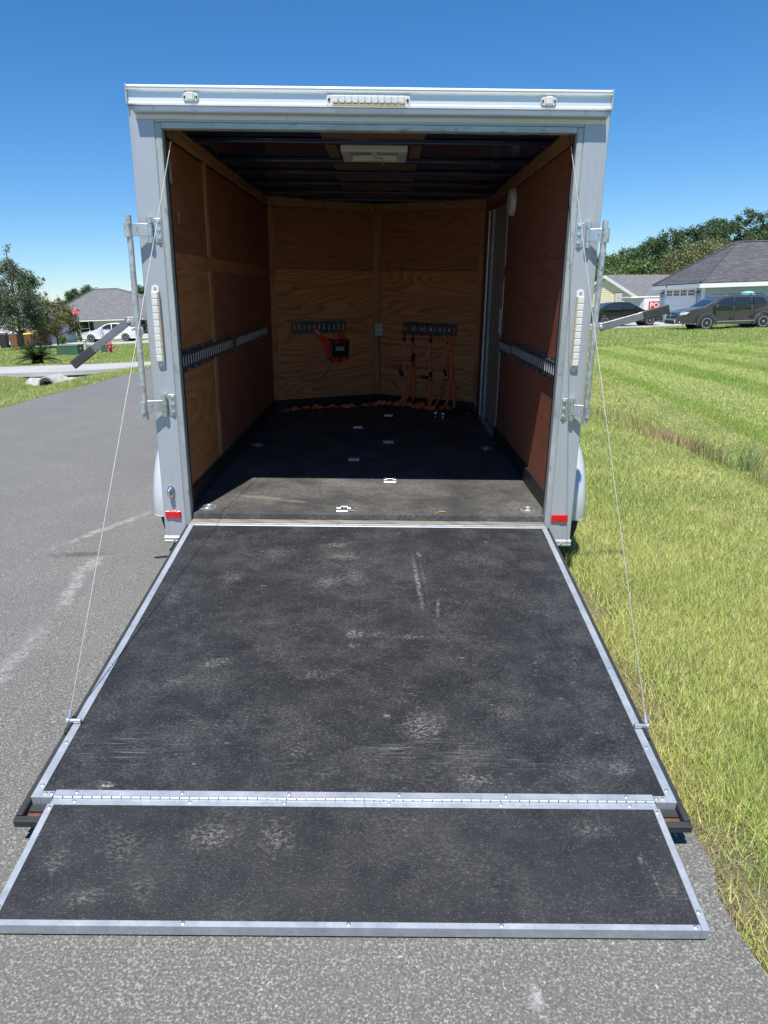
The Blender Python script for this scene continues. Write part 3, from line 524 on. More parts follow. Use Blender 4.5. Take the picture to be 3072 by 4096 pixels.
# side door on the right
wallx('door_header', PLY_RED[3], 1, 2.026, 2.929, 2.150, 2.19, 0, .012)
dj = wallx('door_frame', JAMB, 1, 2.80, 2.928, .42, 2.149, -.002, .02)
MB().tube([(.955,2.885,.43),(.955,2.885,2.145)], .012, 10).build('frame_pipe', ALU, dj, smooth=True)
wallx('door_frame', ALU, 1, 2.026, 2.085, .42, 2.149, .004, .02)
sdn = wallx('side_door', DOORGREY, 1, 2.087, 2.798, .425, 2.149, -.020, .012)
MB().box(.956,.985,2.09,2.12,1.20,1.38).build('latch', ALUTRIM, sdn, .003)
wallx('threshold', ALU, 1, 2.03, 2.93, .391, .424, .018, .03)
ch = MB()
for k in range(42):
    z = 2.10-k*.0245 if k > 8 else 2.12-k*.02; a = k % 2
    ch.tube([(.962+.004*math.cos(t)*(a), 2.46+.012*math.sin(k*.5)*(k > 28)+.005*math.cos(t)*(1-a), z+.015*math.sin(t)) for t in np.linspace(0, 2*math.pi, 7)], .0014, 4, False)
ch.build('door_chain', STEEL, sdn)
sp = MB(); sp.tube([(.958+.008*math.cos(k*1.2), 2.44+.008*math.sin(k*1.2), 2.05-k*.0024) for k in range(70)], .0014, 4); sp.build('door_spring', STEEL, sdn)
o = MB().lathe([(.092,0),(.092,.018),(.082,.034),(.05,.042),(.001,.043)], (WI-.0005,1.815,2.105), (-1,0,0), 26).build('dome_light', WHITEPLASTIC, T, smooth=True)
# V nose walls
def vwall(name, mat, s, a, b, z0, z1, proud=0, th=.008, bev=.0008):   # a, b measured along the nose panel from the side corner
    A = np.array([s*WI, BK]); B = np.array([0., NO]); d = (B-A)/np.linalg.norm(B-A); n2 = np.array([-d[1], d[0]]); n2 = n2*np.sign(-n2[1])
    p = A+d*a; q = A+d*b; lo = n2*proud; hi = n2*(proud-th)
    return MB().hexa([(*(p+lo),z0),(*(q+lo),z0),(*(q+hi),z0),(*(p+hi),z0),(*(p+lo),z1),(*(q+lo),z1),(*(q+hi),z1),(*(p+hi),z1)]).build(name, mat, T, bev)
LV = math.hypot(WI, NO-BK)
for s, mr, mt in ((-1, PLYF_RED[0], PLYF_TAN[0]), (1, PLYF_RED[1], PLYF_TAN[1])):
    vwall('plywood_panel', mr, s, .0, LV, 1.682, 2.203, 0, .012); vwall('plywood_panel', mt, s, .0, LV, .40, 1.679, 0, .012)
    vwall('cover_strip', TRIMWOODH, s, 0, LV-.002, 2.206, 2.276, .004); vwall('corner_strip', TRIMWOOD, s, .006, .052, .486, 2.204, .006)
    vwall('cover_strip', mt, s, .055, LV-.045, 1.604, 1.677, .0045)
    vwall('centre_post', TRIMWOOD, s, LV-.042, LV-.003, .486, 2.276, .012, .011)
# faint tyre mark left on the nose wall: a real rubber smear
A = np.array([-WI, BK]); B = np.array([0., NO]); dL = (B-A)/np.linalg.norm(B-A); nL = np.array([dL[1], -dL[0]])
mb = MB(); pts = []
for k in range(25):
    t = math.radians(188+k*7.0); r = .185; a = .40+r*math.cos(t); z = .80+r*.95*math.sin(t)+.02; w_ = .0045*(.4+abs(math.sin(k*1.7)))*(1.6 if k > 17 else 1); q = A+dL*a+nL*.0006
    pts.append([(*(q),z-w_),(*(q+nL*.0008),z-w_),(*(q+nL*.0008),z+w_),(*(q),z+w_)])
mb.rings(pts); mb.build('tyre_scuff', simple('scuff_rubber', (.06,.05,.04), .9), T)
# outlet and conduit on the centre post
dR = (np.array([0, NO])-np.array([WI, BK])); dR /= np.linalg.norm(dR); nR = np.array([-dR[1], dR[0]])*-1; nR = nR*np.sign(-nR[1])
def onR(x, off): return np.array([x, NO-(NO-BK)/WI*abs(x)])+nR*off
def onL(x, off): return np.array([x, NO-(NO-BK)/WI*abs(x)])+nL*off
def plate(name, mat, f, x0, x1, z0, z1, o0, o1, par=T, bev=.002):
    P = [(*f(x0,o0),z0),(*f(x1,o0),z0),(*f(x1,o1),z0),(*f(x0,o1),z0)]; return MB().hexa(P+[(p[0],p[1],z1) for p in P]+[]) .build(name, mat, par, bev)
ob = plate('outlet_box', WHITEPLASTIC, onR, .006, .072, 1.066, 1.182, .0005, .042, T, .004)
for zc in (1.100, 1.148): plate('socket', WHITEPLASTIC, onR, .024, .054, zc-.017, zc+.017, .0422, .0455, ob, .003)
for zc in (1.100, 1.148):
    for xx in (.032, .043): plate('socket_slot', BLACKPLASTIC, onR, xx, xx+.003, zc-.004, zc+.008, .0456, .0462, ob, 0)
q = onR(.042, .012); MB().tube([(*q,.45),(*q,.8),(*q,1.065)], .005, 8).build('conduit', simple('brown_conduit', (.16,.11,.07), .5), ob, smooth=True)
for z in (.62, .90): plate('conduit_clip', STEEL, onR, .034, .058, z-.005, z+.005, .0005, .019, ob)
# ceiling
ys_ = [.06, .745, 1.35, 1.82, 2.35, 2.87, 3.40, 3.80]
def nosew(y): return WI if y < BK else max(.02, WI*(1-(y-BK)/(NO-BK)))
for i in range(len(ys_)-1):
    a, b = ys_[i], ys_[i+1]; wa, wb = nosew(a), nosew(b)
    P = [(-wa,a),(wa,a)]+([(WI,BK),] if a < BK < b else [])+[(wb,b),(-wb,b)]+([(-WI,BK)] if a < BK < b else [])
    MB().prism(P, lambda p, q: (p, q, CE+.012), lambda p, q: (p, q, CE+.016)).build('roof_sheet', NAVY, T)
    if i == 1:
        for x0, x1 in ((-.268,-.205),(.215,.278)): bx('ceiling_panel', BROWNPANEL, x0, x1, a+.04, b-.035, CE+.0085, CE+.0115, .001)
    elif i < 6: bx('ceiling_panel', BROWNPANEL, -.268, .278, a+.04, b-.035, CE+.0085, CE+.0115, .001)
for y in ys_[1:-1]:
    h = nosew(y+.04); prof = [(-.045,.009),(-.045,.001),(-.026,-.001),(-.022,-.012),(.022,-.012),(.026,-.001),(.045,.001),(.045,.009)]
    MB().prism(prof, lambda a, b: (-h, y+a, CE+b), lambda a, b: (h, y+a, CE+b)).build('roof_bow', NAVY, T, .002)
bx('roof_sheet', SILVER, -WI, WI, .06, .064, 2.2205, CE+.016)
# roof vent
vx, vy, vz = .008, 1.035, CE-.010
vt = MB(); o_ = [(-.188,-.185),(.188,-.185),(.188,.185),(-.188,.185)]; i_ = [(-.135,-.135),(.135,-.135),(.135,.135),(-.135,.135)]
rr = lambda P, z: [(vx+a, vy+b, z) for a, b in P]
vt.rings([rr(o_, vz+.02), rr(o_, vz-.012), rr([(a*.985, b*.985) for a, b in o_], vz-.018), rr(i_, vz-.016), rr([(a*.96, b*.96) for a, b in i_], vz+.02)], False)
vent = vt.build('roof_vent', WHITEPLASTIC, T, .004)
m = MT('smoked_vent_lid'); f = m.noise(7, 4, .6, m.map((.4,2,1))); m.col(m.mix(m.ramp(f, [(.4,0.),(.6,1.)]), (.22,.22,.21), (.55,.52,.45)), .35); m.set(m.b, 'Metallic', .3)
bx('vent_lid', m.m, vx-.128, vx+.128, vy-.128, vy+.128, vz+.012, vz+.019, par=vent)
bx('vent_bar', GALV, vx-.128, vx+.128, vy-.016, vy+.016, vz+.000, vz+.008, par=vent)
MB().lathe([(.018,0),(.016,.006),(.006,.01)], (vx,vy-.02,vz+.001), (0,0,-1), 14).build('crank_hub', WHITEPLASTIC, vent, smooth=True)
MB().tube([(vx,vy-.02,vz-.005),(vx,vy-.024,vz-.022),(vx+.05,vy-.035,vz-.03),(vx+.052,vy-.036,vz-.062)], .005, 8).build('crank_handle', GALV, vent, smooth=True)
# E-track rails with real slots
def etrack(name, o, u, n, length, par=T, dz=.118, skip=()):
    """o = bottom start corner on the wall, u = unit along, n = unit out of the wall"""
    o, u, n = map(lambda a: np.array(a, float), (o, u, n)); z = np.array([0,0,1.]); mb = MB()
    def bxl(a0, a1, z0, z1, n0, n1):
        P = [o+u*a0+n*n0+z*z0, o+u*a1+n*n0+z*z0, o+u*a1+n*n1+z*z0, o+u*a0+n*n1+z*z0]; mb.hexa(P+[p+z*(z1-z0) for p in P])
    bxl(0, length, 0, .018, .0006, .003); bxl(0, length, dz-.018, dz, .0006, .003)
    bxl(0, length, .0185, .0225, .0006, .0125); bxl(0, length, dz-.0225, dz-.0185, .0006, .0125)
    bxl(0, length, .0225, .034, .0098, .0125); bxl(0, length, dz-.034, dz-.0225, .0098, .0125)
    k = int((length-.012)/.0508); off = (length-k*.0508)/2; prev = 0
    for i in range(k+1):
        c = off+i*.0508-.0254+.0254 if False else off+(i+.5)*.0508; e0, e1 = (c-.0085, c+.0085) if i < k else (length, length)
        bxl(prev, e0, .034, dz-.034, .0098, .0125); prev = e1
    r = mb.build(name, ETRACK, par)
    l0 = None
    for i in range(k):
        c = off+(i+.5)*.0508
        if l0 is None: P = [o+u*(c+.0060)+n*.0005+z*.0345, o+u*(c+.0084)+n*.0005+z*.0345, o+u*(c+.0084)+n*.0123+z*.0345, o+u*(c+.0060)+n*.0123+z*.0345]; l0 = MB().hexa(P+[p+z*(dz-.069) for p in P]).build('slot_lip', LIPGLINT, r)
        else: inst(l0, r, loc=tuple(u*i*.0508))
    sc = None
    for a in np.arange(.025, length, .152):
        for zz in (.009, dz-.009):
            c = o+u*a+n*.003+z*zz
            MB().lathe([(.0045,0),(.003,.0025)], c, n, 8).build('rivet', STEEL, r)
    return r
LIPGLINT = simple('painted_lip_glint', (.78,.80,.82), .35, .2)  # pale diffuse colour stands in for outdoor reflection on the slot lips
ETRACK = simple('dark_zinc_track', (.20,.21,.215), .35, .75, .35, 9)
etrack('e_track', (-WI+.0003,.150,1.097), (0,1,0), (1,0,0), 1.29); etrack('e_track', (-WI+.0003,1.525,1.094), (0,1,0), (1,0,0), 1.42)
etrack('e_track', (WI-.0003,.172,1.072), (0,1,0), (-1,0,0), 1.29); etrack('e_track', (WI-.0003,1.475,1.060), (0,1,0), (-1,0,0), .548)
TL = etrack('e_track', (*onL(-.803,.0003),1.097), (*dL,0), (*nL,0), .571); TR = etrack('e_track', (*onR(.268,.0003),1.088), (*(-dR),0), (*nR,0), .571)
# recessed floor rings
def pad(x, y):
    o = MB().lathe([(.052,-.002),(.052,.003),(.046,.006),(.040,.002),(.038,-.001)], (x,y,FL), (0,0,1), 26).build('floor_ring', STEEL, T, smooth=True)
    MB().lathe([(.040,.0005),(.001,.0008)], (x,y,FL), (0,0,1), 20, False).build('ring_dish', GALV, o)
    MB().tube([(x+.026*math.cos(t), y+.026*math.sin(t), FL+.006) for t in np.linspace(0, 2*math.pi, 17)], .0045, 6, False).build('ring', STEEL, o, smooth=True)
    MB().box(x-.007,x+.007,y-.034,y+.034,FL+.002,FL+.008).build('ring_strap', GALV, o, .001)
for x, y in ((-.865,.13),(-.868,1.70),(-.868,3.20),(.862,.143),(.845,1.66),(.86,3.18)): pad(x, y)
def anchor(x, y):
    o = MB().box(x-.038,x+.038,y-.05,y-.012,FL+.0005,FL+.004).box(x-.038,x+.038,y+.030,y+.05,FL+.0005,FL+.004).box(x-.038,x-.018,y-.012,y+.030,FL+.0005,FL+.009).box(x+.018,x+.038,y-.012,y+.030,FL+.0005,FL+.009)
    r = o.build('floor_anchor', STEEL, T, .001); MB().box(x-.018,x+.018,y-.012,y+.03,FL+.0004,FL+.0012).build('anchor_slot', BLACKPLASTIC, r)
    MB().box(x-.038,x+.038,y-.049,y-.046,FL+.004,FL+.016).build('anchor_lip', STEEL, r)
for x, y in ((-.133,.128),(.12,.722),(-.124,1.27),(.116,1.852),(-.137,2.429),(.126,3.015)): anchor(x, y)
# ramp door
p0 = np.array([0,-.02,.345]); p1 = np.array([0,-1.826,.127]); dv = (p1-p0)/np.linalg.norm(p1-p0); up = np.array([0,dv[2],-dv[1]])
def frame(o, d):
    u_ = np.array([0, d[2], -d[1]]); return Matrix([[1,0,0,o[0]],[0,-d[1],u_[1],o[1]],[0,-d[2],u_[2],o[2]],[0,0,0,1]])
RL = 1.819
ramp = MB().box(-.904,.904,-1.806,-.014,-.038,.0).build('ramp_door', COAT, T); ramp.matrix_local = frame(p0, dv)
def rb(name, mat, *b, bev=.001, par=None): return MB().box(*b).build(name, mat, par or ramp, bev)
for s in (-1, 1):
    rb('side_trim', ALUTRIM, *sorted((s*.905, s*.9305)), -1.819, 0, -.039, .0035)
    rb('rubber_seal', RUBBER, *sorted((s*.9315, s*.951)), -1.872, -.012, -.034, -.006, bev=.003)
    rb('seal_lip', RUBBER, *sorted((s*.9512, s*.955)), -1.872, -.012, -.030, -.016, bev=.002)
    rb('corner_trim', ALUTRIM, *sorted((s*.869, s*.9045)), -1.819, -1.796, -.039, .0034)
    rb('rusted_plate', RUSTWOOD, *sorted((s*.876, s*.931)), -1.872, -1.846, -.042, -.030)
    rb('end_block', RUBBER, *sorted((s*.876, s*.931)), -1.845, -1.8205, -.042, -.024)
    rb('end_seal', RUBBER, *sorted((s*.876, s*.951)), -1.893, -1.8725, -.036, -.010, bev=.003)
rb('top_trim', ALUTRIM, -.9045, .9045, -.0135, 0, -.038, .0030)
rb('bottom_leaf', ALUTRIM, -.868, .868, -1.815, -1.7905, .0006, .0032)
scr2 = MB().lathe([(.0058,0),(.0054,.0014),(.0036,.0024),(.0016,.0024),(.0014,.001)], (0,0,0), (0,0,1), 12).build('screw', STEEL, ramp, smooth=True); scr2.location = (-.805,-1.800,.0033)
for x, y, z in [(x,-1.800,.0033) for x in (-.5,-.19,.13,.44,.79)]+[(s*.917,y,.0036) for s in (-1,1) for y in (-.02,-.575,-1.20,-1.60)]+[(s*x,-1.806,.0036) for s in (-1,1) for x in (.875,.893)]+[(s*.915,-1.775,.0036) for s in (-1,1)]: inst(scr2, ramp, loc=(x,y,z))
for x in (-.55,-.02,.5): inst(scr2, ramp, loc=(x,-.007,.003))
# ramp underside beams
for x in (-.6, 0, .6): rb('under_beam', GALV, x-.02, x+.02, -1.80, -.02, -.070, -.0385)
# cable brackets on the ramp edge
for s in (-1, 1):
    rb('cable_bracket', RUBBER, *sorted((s*.9315, s*.944)), -1.56, -1.48, -.0075, .012, bev=.004)
    MB().tube([(s*.905,-1.51,.012),(s*.950,-1.51,.012)], .007, 8).build('cable_pin', STEEL, ramp, smooth=True)
    MB().lathe([(.013,-.004),(.013,.004)], (s*.945,-1.51,.012), (1,0,0), 12).build('cable_eye', STEEL, ramp, smooth=True)
# flap
q0 = p1.copy(); q1 = np.array([0,-2.197,.066]); ev = (q1-q0)/np.linalg.norm(q1-q0)
flap = MB().box(-.853,.853,-.361,-.024,-.030,0).build('ramp_flap', COAT2, T); flap.matrix_local = frame(q0, ev)
for s in (-1, 1): rb('side_trim', ALUTRIM, *sorted((s*.8535, s*.8725)), -.376, -.022, -.031, .003, par=flap)
rb('end_trim', ALUTRIM, -.8528, .8528, -.376, -.3615, -.031, .0032, par=flap)
rb('hinge_leaf', ALUTRIM, -.866, .866, -.0235, .002, -.004, .0022, par=flap)
for x in (-.80,-.47,-.2,.1,.42,.79): inst(scr2, flap, loc=(x,-.012,.0022))
for x in (-.4,0.,.37,.84): inst(scr2, flap, loc=(x,-.368,.0033))
for s in (-1, 1): inst(scr2, flap, loc=(s*.862,-.33,.003)); inst(scr2, flap, loc=(s*.862,-.035,.003))
hin = MB().tube([(-.866,-1.8195,.0035),(.866,-1.8195,.0035)], .0022, 6).build('hinge_pin', BLACKPLASTIC, ramp)
kn = MB().tube([(-.0123,0,0),(.0123,0,0)],   .0052, 10).build('hinge_knuckle', ALUTRIM, hin, smooth=True); kn.location = (-.850,-1.8195,.0035)
for k in range(1, 62): inst(kn, hin, loc=(-.850+k*.0279,-1.8195,.0035))
# wire ropes
Mr = frame(p0, dv)
for s in (-1, 1):
    a = Mr @ Vector((s*.945,-1.51,.012)); tp = Vector((-.888,.05,2.196)) if s < 0 else Vector((.903,.05,2.196)); d = (tp-a).normalized()
    MB().tube([a, a+d*.035], .0065, 8).build('rope_ferrule', STEEL, T, smooth=True)
    pts = [a+d*.03+(tp-a-d*.03)*t*.955+Vector((0,-.012*math.sin(math.pi*t)*0,-.008*math.sin(math.pi*t))) for t in np.linspace(0,1,14)]
    o = MB().tube(pts, .0017, 6).build('wire_rope', WIRE, T, smooth=True)
    MB().tube([pts[-1], tp], .002, 6).build('rope_tail', BLACKPLASTIC, o)
# fenders, tyres
for s in (-1, 1):
    ax = [.85, 1.70]; prof = []
    for t in np.linspace(-8, 128, 22): a = math.radians(t); prof.append((.85-.415*math.cos(a), .29+.40*math.sin(a)))
    prof = [p for p in prof if p[0] < 1.275]; back = [(2.55-y, z) for y, z in prof[::-1]]; prof = [(.435,.235)]+prof+[(1.275,prof[-1][1]-.02)]+back+[(2.115,.235)]
    pa = np.array(prof); tg = np.gradient(pa, axis=0); tg /= np.linalg.norm(tg, axis=1)[:,None]; nm = np.c_[-tg[:,1], tg[:,0]]; nm *= np.where((nm @ np.array([0,1.])) < -.2, -1, 1)[:,None]; nm[0] = (-1,0); nm[1] = (-1,0); nm[-1] = (1,0); nm[-2] = (1,0)
    R = [[(s*X__, y+n_[0]*d, z+n_[1]*d) for X__, d in ((1.0605,0),(1.20,.004),(1.245,-.008),(1.275,-.04),(1.277,-.075),(1.272,-.075),(1.235,-.018),(1.0605,-.006))] for (y, z), n_ in zip(prof, nm)]
    FEN = simple('fender_aluminium_%d' % s, (.56,.575,.60), .40, .25, .06, 3); MB().rings(R, True).build('fender', FEN, T, smooth=True)
    for y in ax:
        r = .343; c = (s*1.165,y,-.042+r)
        w_ = MB().lathe([(.19,-.085),(.27,-.10),(.325,-.095),(r,-.075),(r+.002,-.03),(r+.002,.03),(r,.075),(.325,.095),(.27,.10),(.19,.085)], c, (s,0,0), 32).build('wheel', TYRE, T, smooth=True)
        MB().lathe([(.19,.086),(.185,.05),(.16,.04),(.07,.055),(.06,.075),(.001,.078)], c, (s,0,0), 24).build('rim', simple('white_steel_rim', (.7,.7,.68), .4), w_, smooth=True)
# tongue
for s in (-1, 1): MB().hexa([(s*.5,3.3,.20),(s*.58,3.3,.20),(s*.08,5.2,.20),(s*.0,5.2,.20),(s*.5,3.3,.296),(s*.58,3.3,.296),(s*.08,5.2,.296),(s*.0,5.2,.296)]).build('tongue_beam', BLACKPLASTIC, T)
MB().tube([(0,5.0,-.05),(0,5.0,.75)], .03, 10).build('tongue_jack', STEEL, T, smooth=True)

# ------------------------------------------------------------------ things inside the trailer
def thingL(name, base, label, cat, group=None):
    return tag(empty(name, mw=M @ Matrix.Translation(Vector(base))), label, cat, group)
def sh(pts, base): return [tuple(np.array(p)-np.array(base)) for p in pts]
zR = np.array([*nR, 0.]); aR = np.array([*(-dR), 0.]); zL = np.array([*nL, 0.]); aL = np.array([*dL, 0.])
def R3(x, z, off=.012): q = onR(x, off); return np.array([q[0], q[1], z])
def L3(x, z, off=.012): q = onL(x, off); return np.array([q[0], q[1], z])
# ring fittings clipped in the right-hand nose rail
order = ['first','second','third','fourth','fifth','sixth']
for i, x in enumerate((.289,.374,.456,.540,.622,.703)):
    b = R3(x, 1.10, .014); o = thingL('rail_ring', b, '%s steel ring fitting from the left in the right front rail' % order[i], 'ring fitting', 'ring fittings in the right front rail')
    MB().tube(sh([R3(x-.006,1.165,.008),R3(x-.002,1.150,.022),R3(x+.002,1.125,.020)], b), [.006,.008,.009], 8).build('clip', STEEL, o, smooth=True)
    cc = R3(x-.003, 1.103, .026)-b; MB().tube([cc+aR*.020*math.cos(t)+np.array([0,0,.020*math.sin(t)]) for t in np.linspace(0, 2*math.pi, 17)], .0028, 6, False).build('ring', CHROME, o, smooth=True)
def strap(base, pieces, label, hook=None, ratchet=None, tagp=None, mat=ORANGE):
    o = thingL('ratchet_strap', base, label, 'strap', 'ratchet straps hanging from the right front rail')
    for pts, wid in pieces:
        P = []; W = []
        for k, (x, z, off, tw) in enumerate(pts):
            P.append(R3(x, z, off)-np.array(base)); W.append((aR*math.cos(tw)+zR*math.sin(tw))*wid*1.18)
        pp = []; ww = []
        for k in range(len(P)-1):
            for t in (0, .34, .67): pp.append(P[k]*(1-t)+P[k+1]*t); ww.append(W[k]*(1-t)+W[k+1]*t)
        pp.append(P[-1]); ww.append(W[-1]); MB().ribbon(pp, ww, zR, .0012).build('webbing', mat, o)
    for (x, z0, z1) in hook or []:
        h = MB().tube(sh([R3(x+.006,z0,.026),R3(x+.010,z0-.02,.028),R3(x-.004,z0-.045,.024),R3(x-.003,z1,.018)], base), [.006,.007,.009,.008], 8); h.build('hook', BLACKPLASTIC, o, smooth=True)
        MB().ribbon(sh([R3(x-.003,z1+.022,.018),R3(x-.004,z1-.012,.018)], base), aR*.014, zR, .004).build('hook_sleeve', BLACKPLASTIC, o)
    for (x, z, hx, hz, l) in ratchet or []:
        r = MB().obox(R3(x,z,.034)-np.array(base), aR, (0,0,1), zR, .015, .040, .010).build('ratchet', BLACKPLASTIC, o, .004)
        d = np.array(aR)*hx+np.array([0,0,hz]); d = d/np.linalg.norm(d); c = R3(x,z-.02,.046)-np.array(base)
        MB().obox(c+d*l*.5, d, np.cross(d, zR), zR, l*.5, .014, .008).build('ratchet_handle', BLACKPLASTIC, r, .005)
        MB().lathe([(.013,0),(.011,.006),(.004,.008)], c+zR*.008, zR, 12).build('ratchet_axle', STEEL, r, smooth=True)
    for pts in tagp or []: MB().ribbon(sh([R3(*p) for p in pts], base), aR*.008, zR, .0008).build('strap_tag', PALEWEB, o)
strap(R3(.29,.41), [([(.284,1.02,.018,0),(.290,.86,.03,.25),(.299,.724,.04,0),(.303,.60,.045,.2),(.295,.475,.05,0),(.277,.41,.06,.2)], .0125),([(.300,.66,.038,.3),(.318,.55,.04,.2),(.312,.47,.05,.4),(.292,.415,.07,.1)], .012)], 'leftmost orange ratchet strap hanging with a black ratchet low down', [(.285,1.09,1.035)], [(.285,.695,-.45,1,.085)], mat=ORANGE2)
strap(R3(.37,.41), [([(.363,1.02,.018,.3),(.367,.92,.03,.2),(.372,.86,.04,.1)], .011),([(.380,1.01,.02,.3),(.396,.90,.02,.4),(.400,.769,.03,.5),(.398,.62,.045,.1),(.404,.53,.05,.3),(.396,.455,.055,.5),(.370,.412,.07,.3)], .011),([(.360,.80,.04,0),(.354,.70,.045,.1),(.352,.58,.05,.2),(.347,.503,.055,.1),(.326,.412,.08,.3)], .0125)], 'second orange ratchet strap with its black ratchet high up', [(.368,1.09,1.035)], [(.376,.835,.2,1,.10)], [[(.394,.955,.025),(.405,.92,.03),(.418,.895,.03)]])
strap(R3(.545,.41), [([(.532,1.02,.018,0),(.536,.90,.03,.1),(.545,.74,.04,0)], .0125),([(.545,.65,.04,0),(.546,.55,.05,.1),(.552,.415,.06,.2)], .0125),([(.562,.66,.042,.2),(.580,.57,.055,.1),(.583,.50,.06,.3),(.563,.412,.075,.1)], .013)], 'third orange ratchet strap with its ratchet handle sticking out leftward', [(.536,1.09,1.03)], [(.551,.705,-1,.12,.095)], [[(.524,.962,.02),(.512,.925,.025),(.504,.895,.025)]])
strap(R3(.71,.41), [([(.697,1.02,.02,0),(.694,.92,.035,.3),(.700,.80,.04,.4),(.706,.70,.045,0)], .011),([(.676,.70,.03,.6),(.668,.62,.04,.7),(.652,.531,.05,.5),(.625,.44,.06,.3),(.597,.407,.08,.2)], .0115),([(.716,1.10,.036,0),(.724,1.0,.04,.1),(.732,.911,.045,0)], .0135),([(.722,1.06,.034,.1),(.732,.85,.045,.2),(.738,.70,.05,.1),(.730,.56,.055,.2),(.722,.47,.06,.1),(.700,.412,.08,.2)], .0125),([(.740,.86,.04,.3),(.756,.70,.045,.3),(.775,.58,.05,.2),(.791,.47,.055,.3),(.785,.43,.06,.3),(.760,.412,.07,.1)], .0115)], 'rightmost bundle of orange ratchet straps with a doubled tail', [(.703,1.085,1.02)], [(.704,.725,-.35,1,.085)], [[(.690,.93,.025),(.683,.905,.025),(.671,.888,.025)]], mat=ORANGE)
# strap tails on the floor
def floorstrap(pts, label, mat, wid=.013, z0=FL+.006, amp=.012):
    wid *= 1.4
    base = np.array([pts[0][0], pts[0][1], FL]); o = thingL('strap_tail', base, label, 'strap', 'orange straps lying on the trailer floor'); P = []; W = []
    for k in range(len(pts)-1):
        for t in np.linspace(0, 1, 7)[:-1 if k < len(pts)-2 else None]:
            p = np.array([pts[k][0]*(1-t)+pts[k+1][0]*t, pts[k][1]*(1-t)+pts[k+1][1]*t, z0+amp*(.5+.5*math.sin(9*(k+t)+pts[0][0]*5))])-base; d = np.array([pts[k+1][0]-pts[k][0], pts[k+1][1]-pts[k][1], 0]); d /= np.linalg.norm(d)+1e-9
            tw = 1.1*math.sin(2.6*(k+t)+pts[0][0]*9); q = np.cross([0,0,1.], d)*math.cos(tw)+np.array([0,0,1.])*math.sin(tw); P.append(p+np.array([0,0,abs(math.sin(tw))*wid])); W.append(q*wid)
    MB().ribbon(P, W, (0,0,1), .0013).build('webbing', mat, o); return o
floorstrap([(-.86,3.22),(-.78,3.20),(-.70,3.27),(-.62,3.30),(-.52,3.34),(-.40,3.38),(-.26,3.40),(-.12,3.46),(0,3.52)], 'long flat orange strap tail trailing left across the floor', ORANGE)
floorstrap([(-.04,3.52),(.05,3.56),(.13,3.53),(.20,3.50),(.27,3.46),(.34,3.45),(.42,3.38),(.50,3.33),(.58,3.28)], 'crumpled orange strap on the floor below the hanging straps', ORANGE2, .014, FL+.008, .02)
floorstrap([(.02,3.58),(.10,3.55),(.16,3.56),(.24,3.50),(.32,3.47),(.40,3.43)], 'tangled pinkish strap length nearest the nose corner', ORANGE2, .013, FL+.014, .02)
floorstrap([(.36,3.40),(.46,3.35),(.56,3.27),(.64,3.27),(.70,3.30),(.75,3.36)], 'orange strap tail curving back to the rightmost straps', ORANGE, .014, FL+.008, .018)
floorstrap([(.40,3.46),(.44,3.48),(.47,3.45),(.45,3.41),(.41,3.42)], 'small orange strap loop standing on the floor', ORANGE2, .016, FL+.018, .012)
# bundled strap bag on the left nose rail
b = L3(-.39, .83); o = thingL('strap_bag', b, 'navy vinyl bag bundling a bright red strap under the left front rail', 'strap bag')
P = [(-.475,.865),(-.468,1.00),(-.445,1.035),(-.31,1.04),(-.290,1.01),(-.300,.86),(-.315,.83),(-.455,.825)]
MB().prism(P, lambda x, z: L3(x, z, .016)-b, lambda x, z: L3(x, z, .075)-b).build('bag', NAVYVINYL, o, .014, seg=2)
plate_ = lambda nm, mt, x0, x1, z0, z1, o0, o1, bv=.001: MB().hexa([L3(x0,z0,o0)-b, L3(x1,z0,o0)-b, L3(x1,z0,o1)-b, L3(x0,z0,o1)-b, L3(x0,z1,o0)-b, L3(x1,z1,o0)-b, L3(x1,z1,o1)-b, L3(x0,z1,o1)-b]).build(nm, mt, o, bv)
plate_('bag_label', PRINT, -.425, -.343, .935, .972, .0755, .077)
plate_('red_window', REDWEB, -.462, -.402, .826, .872, .074, .080, .006); plate_('red_window', REDWEB, -.378, -.312, .830, .872, .074, .080, .008)
plate_('red_side', REDWEB, -.486, -.470, .85, .985, .02, .070, .006); plate_('red_band', REDWEB, -.43, -.39, 1.010, 1.026, .074, .078, .002); plate_('red_band', REDWEB, -.37, -.325, 1.014, 1.024, .074, .078, .002)
MB().ribbon([L3(-.607,1.135,.020)-b, L3(-.57,1.09,.03)-b, L3(-.53,1.045,.035)-b, L3(-.49,.985,.04)-b, L3(-.478,.93,.04)-b], (aL+np.array([0,0,.9]))*.021, zL, .003).build('red_strap', REDWEB, o)
MB().ribbon([L3(-.592,1.128,.026)-b, L3(-.555,1.092,.034)-b], (aL*.7+np.array([0,0,.9]))*.011, zL, .002).build('strap_sleeve', simple('grey_sleeve', (.42,.42,.41), .7), o)
MB().ribbon([L3(-.345,1.135,.020)-b, L3(-.352,1.09,.03)-b, L3(-.36,1.035,.04)-b], [aL*.012, aL*.022, aL*.03], zL, .003).build('red_strap', REDWEB, o)
for k in range(4): MB().tube([L3(-.505+.012*k,1.02+.008*math.sin(k),.03)-b, L3(-.495+.014*k,1.045,.045)-b, L3(-.478+.012*k,1.0,.05)-b, L3(-.47,.95,.045)-b], .010, 6).build('strap_fold', REDWEB, o, smooth=True)
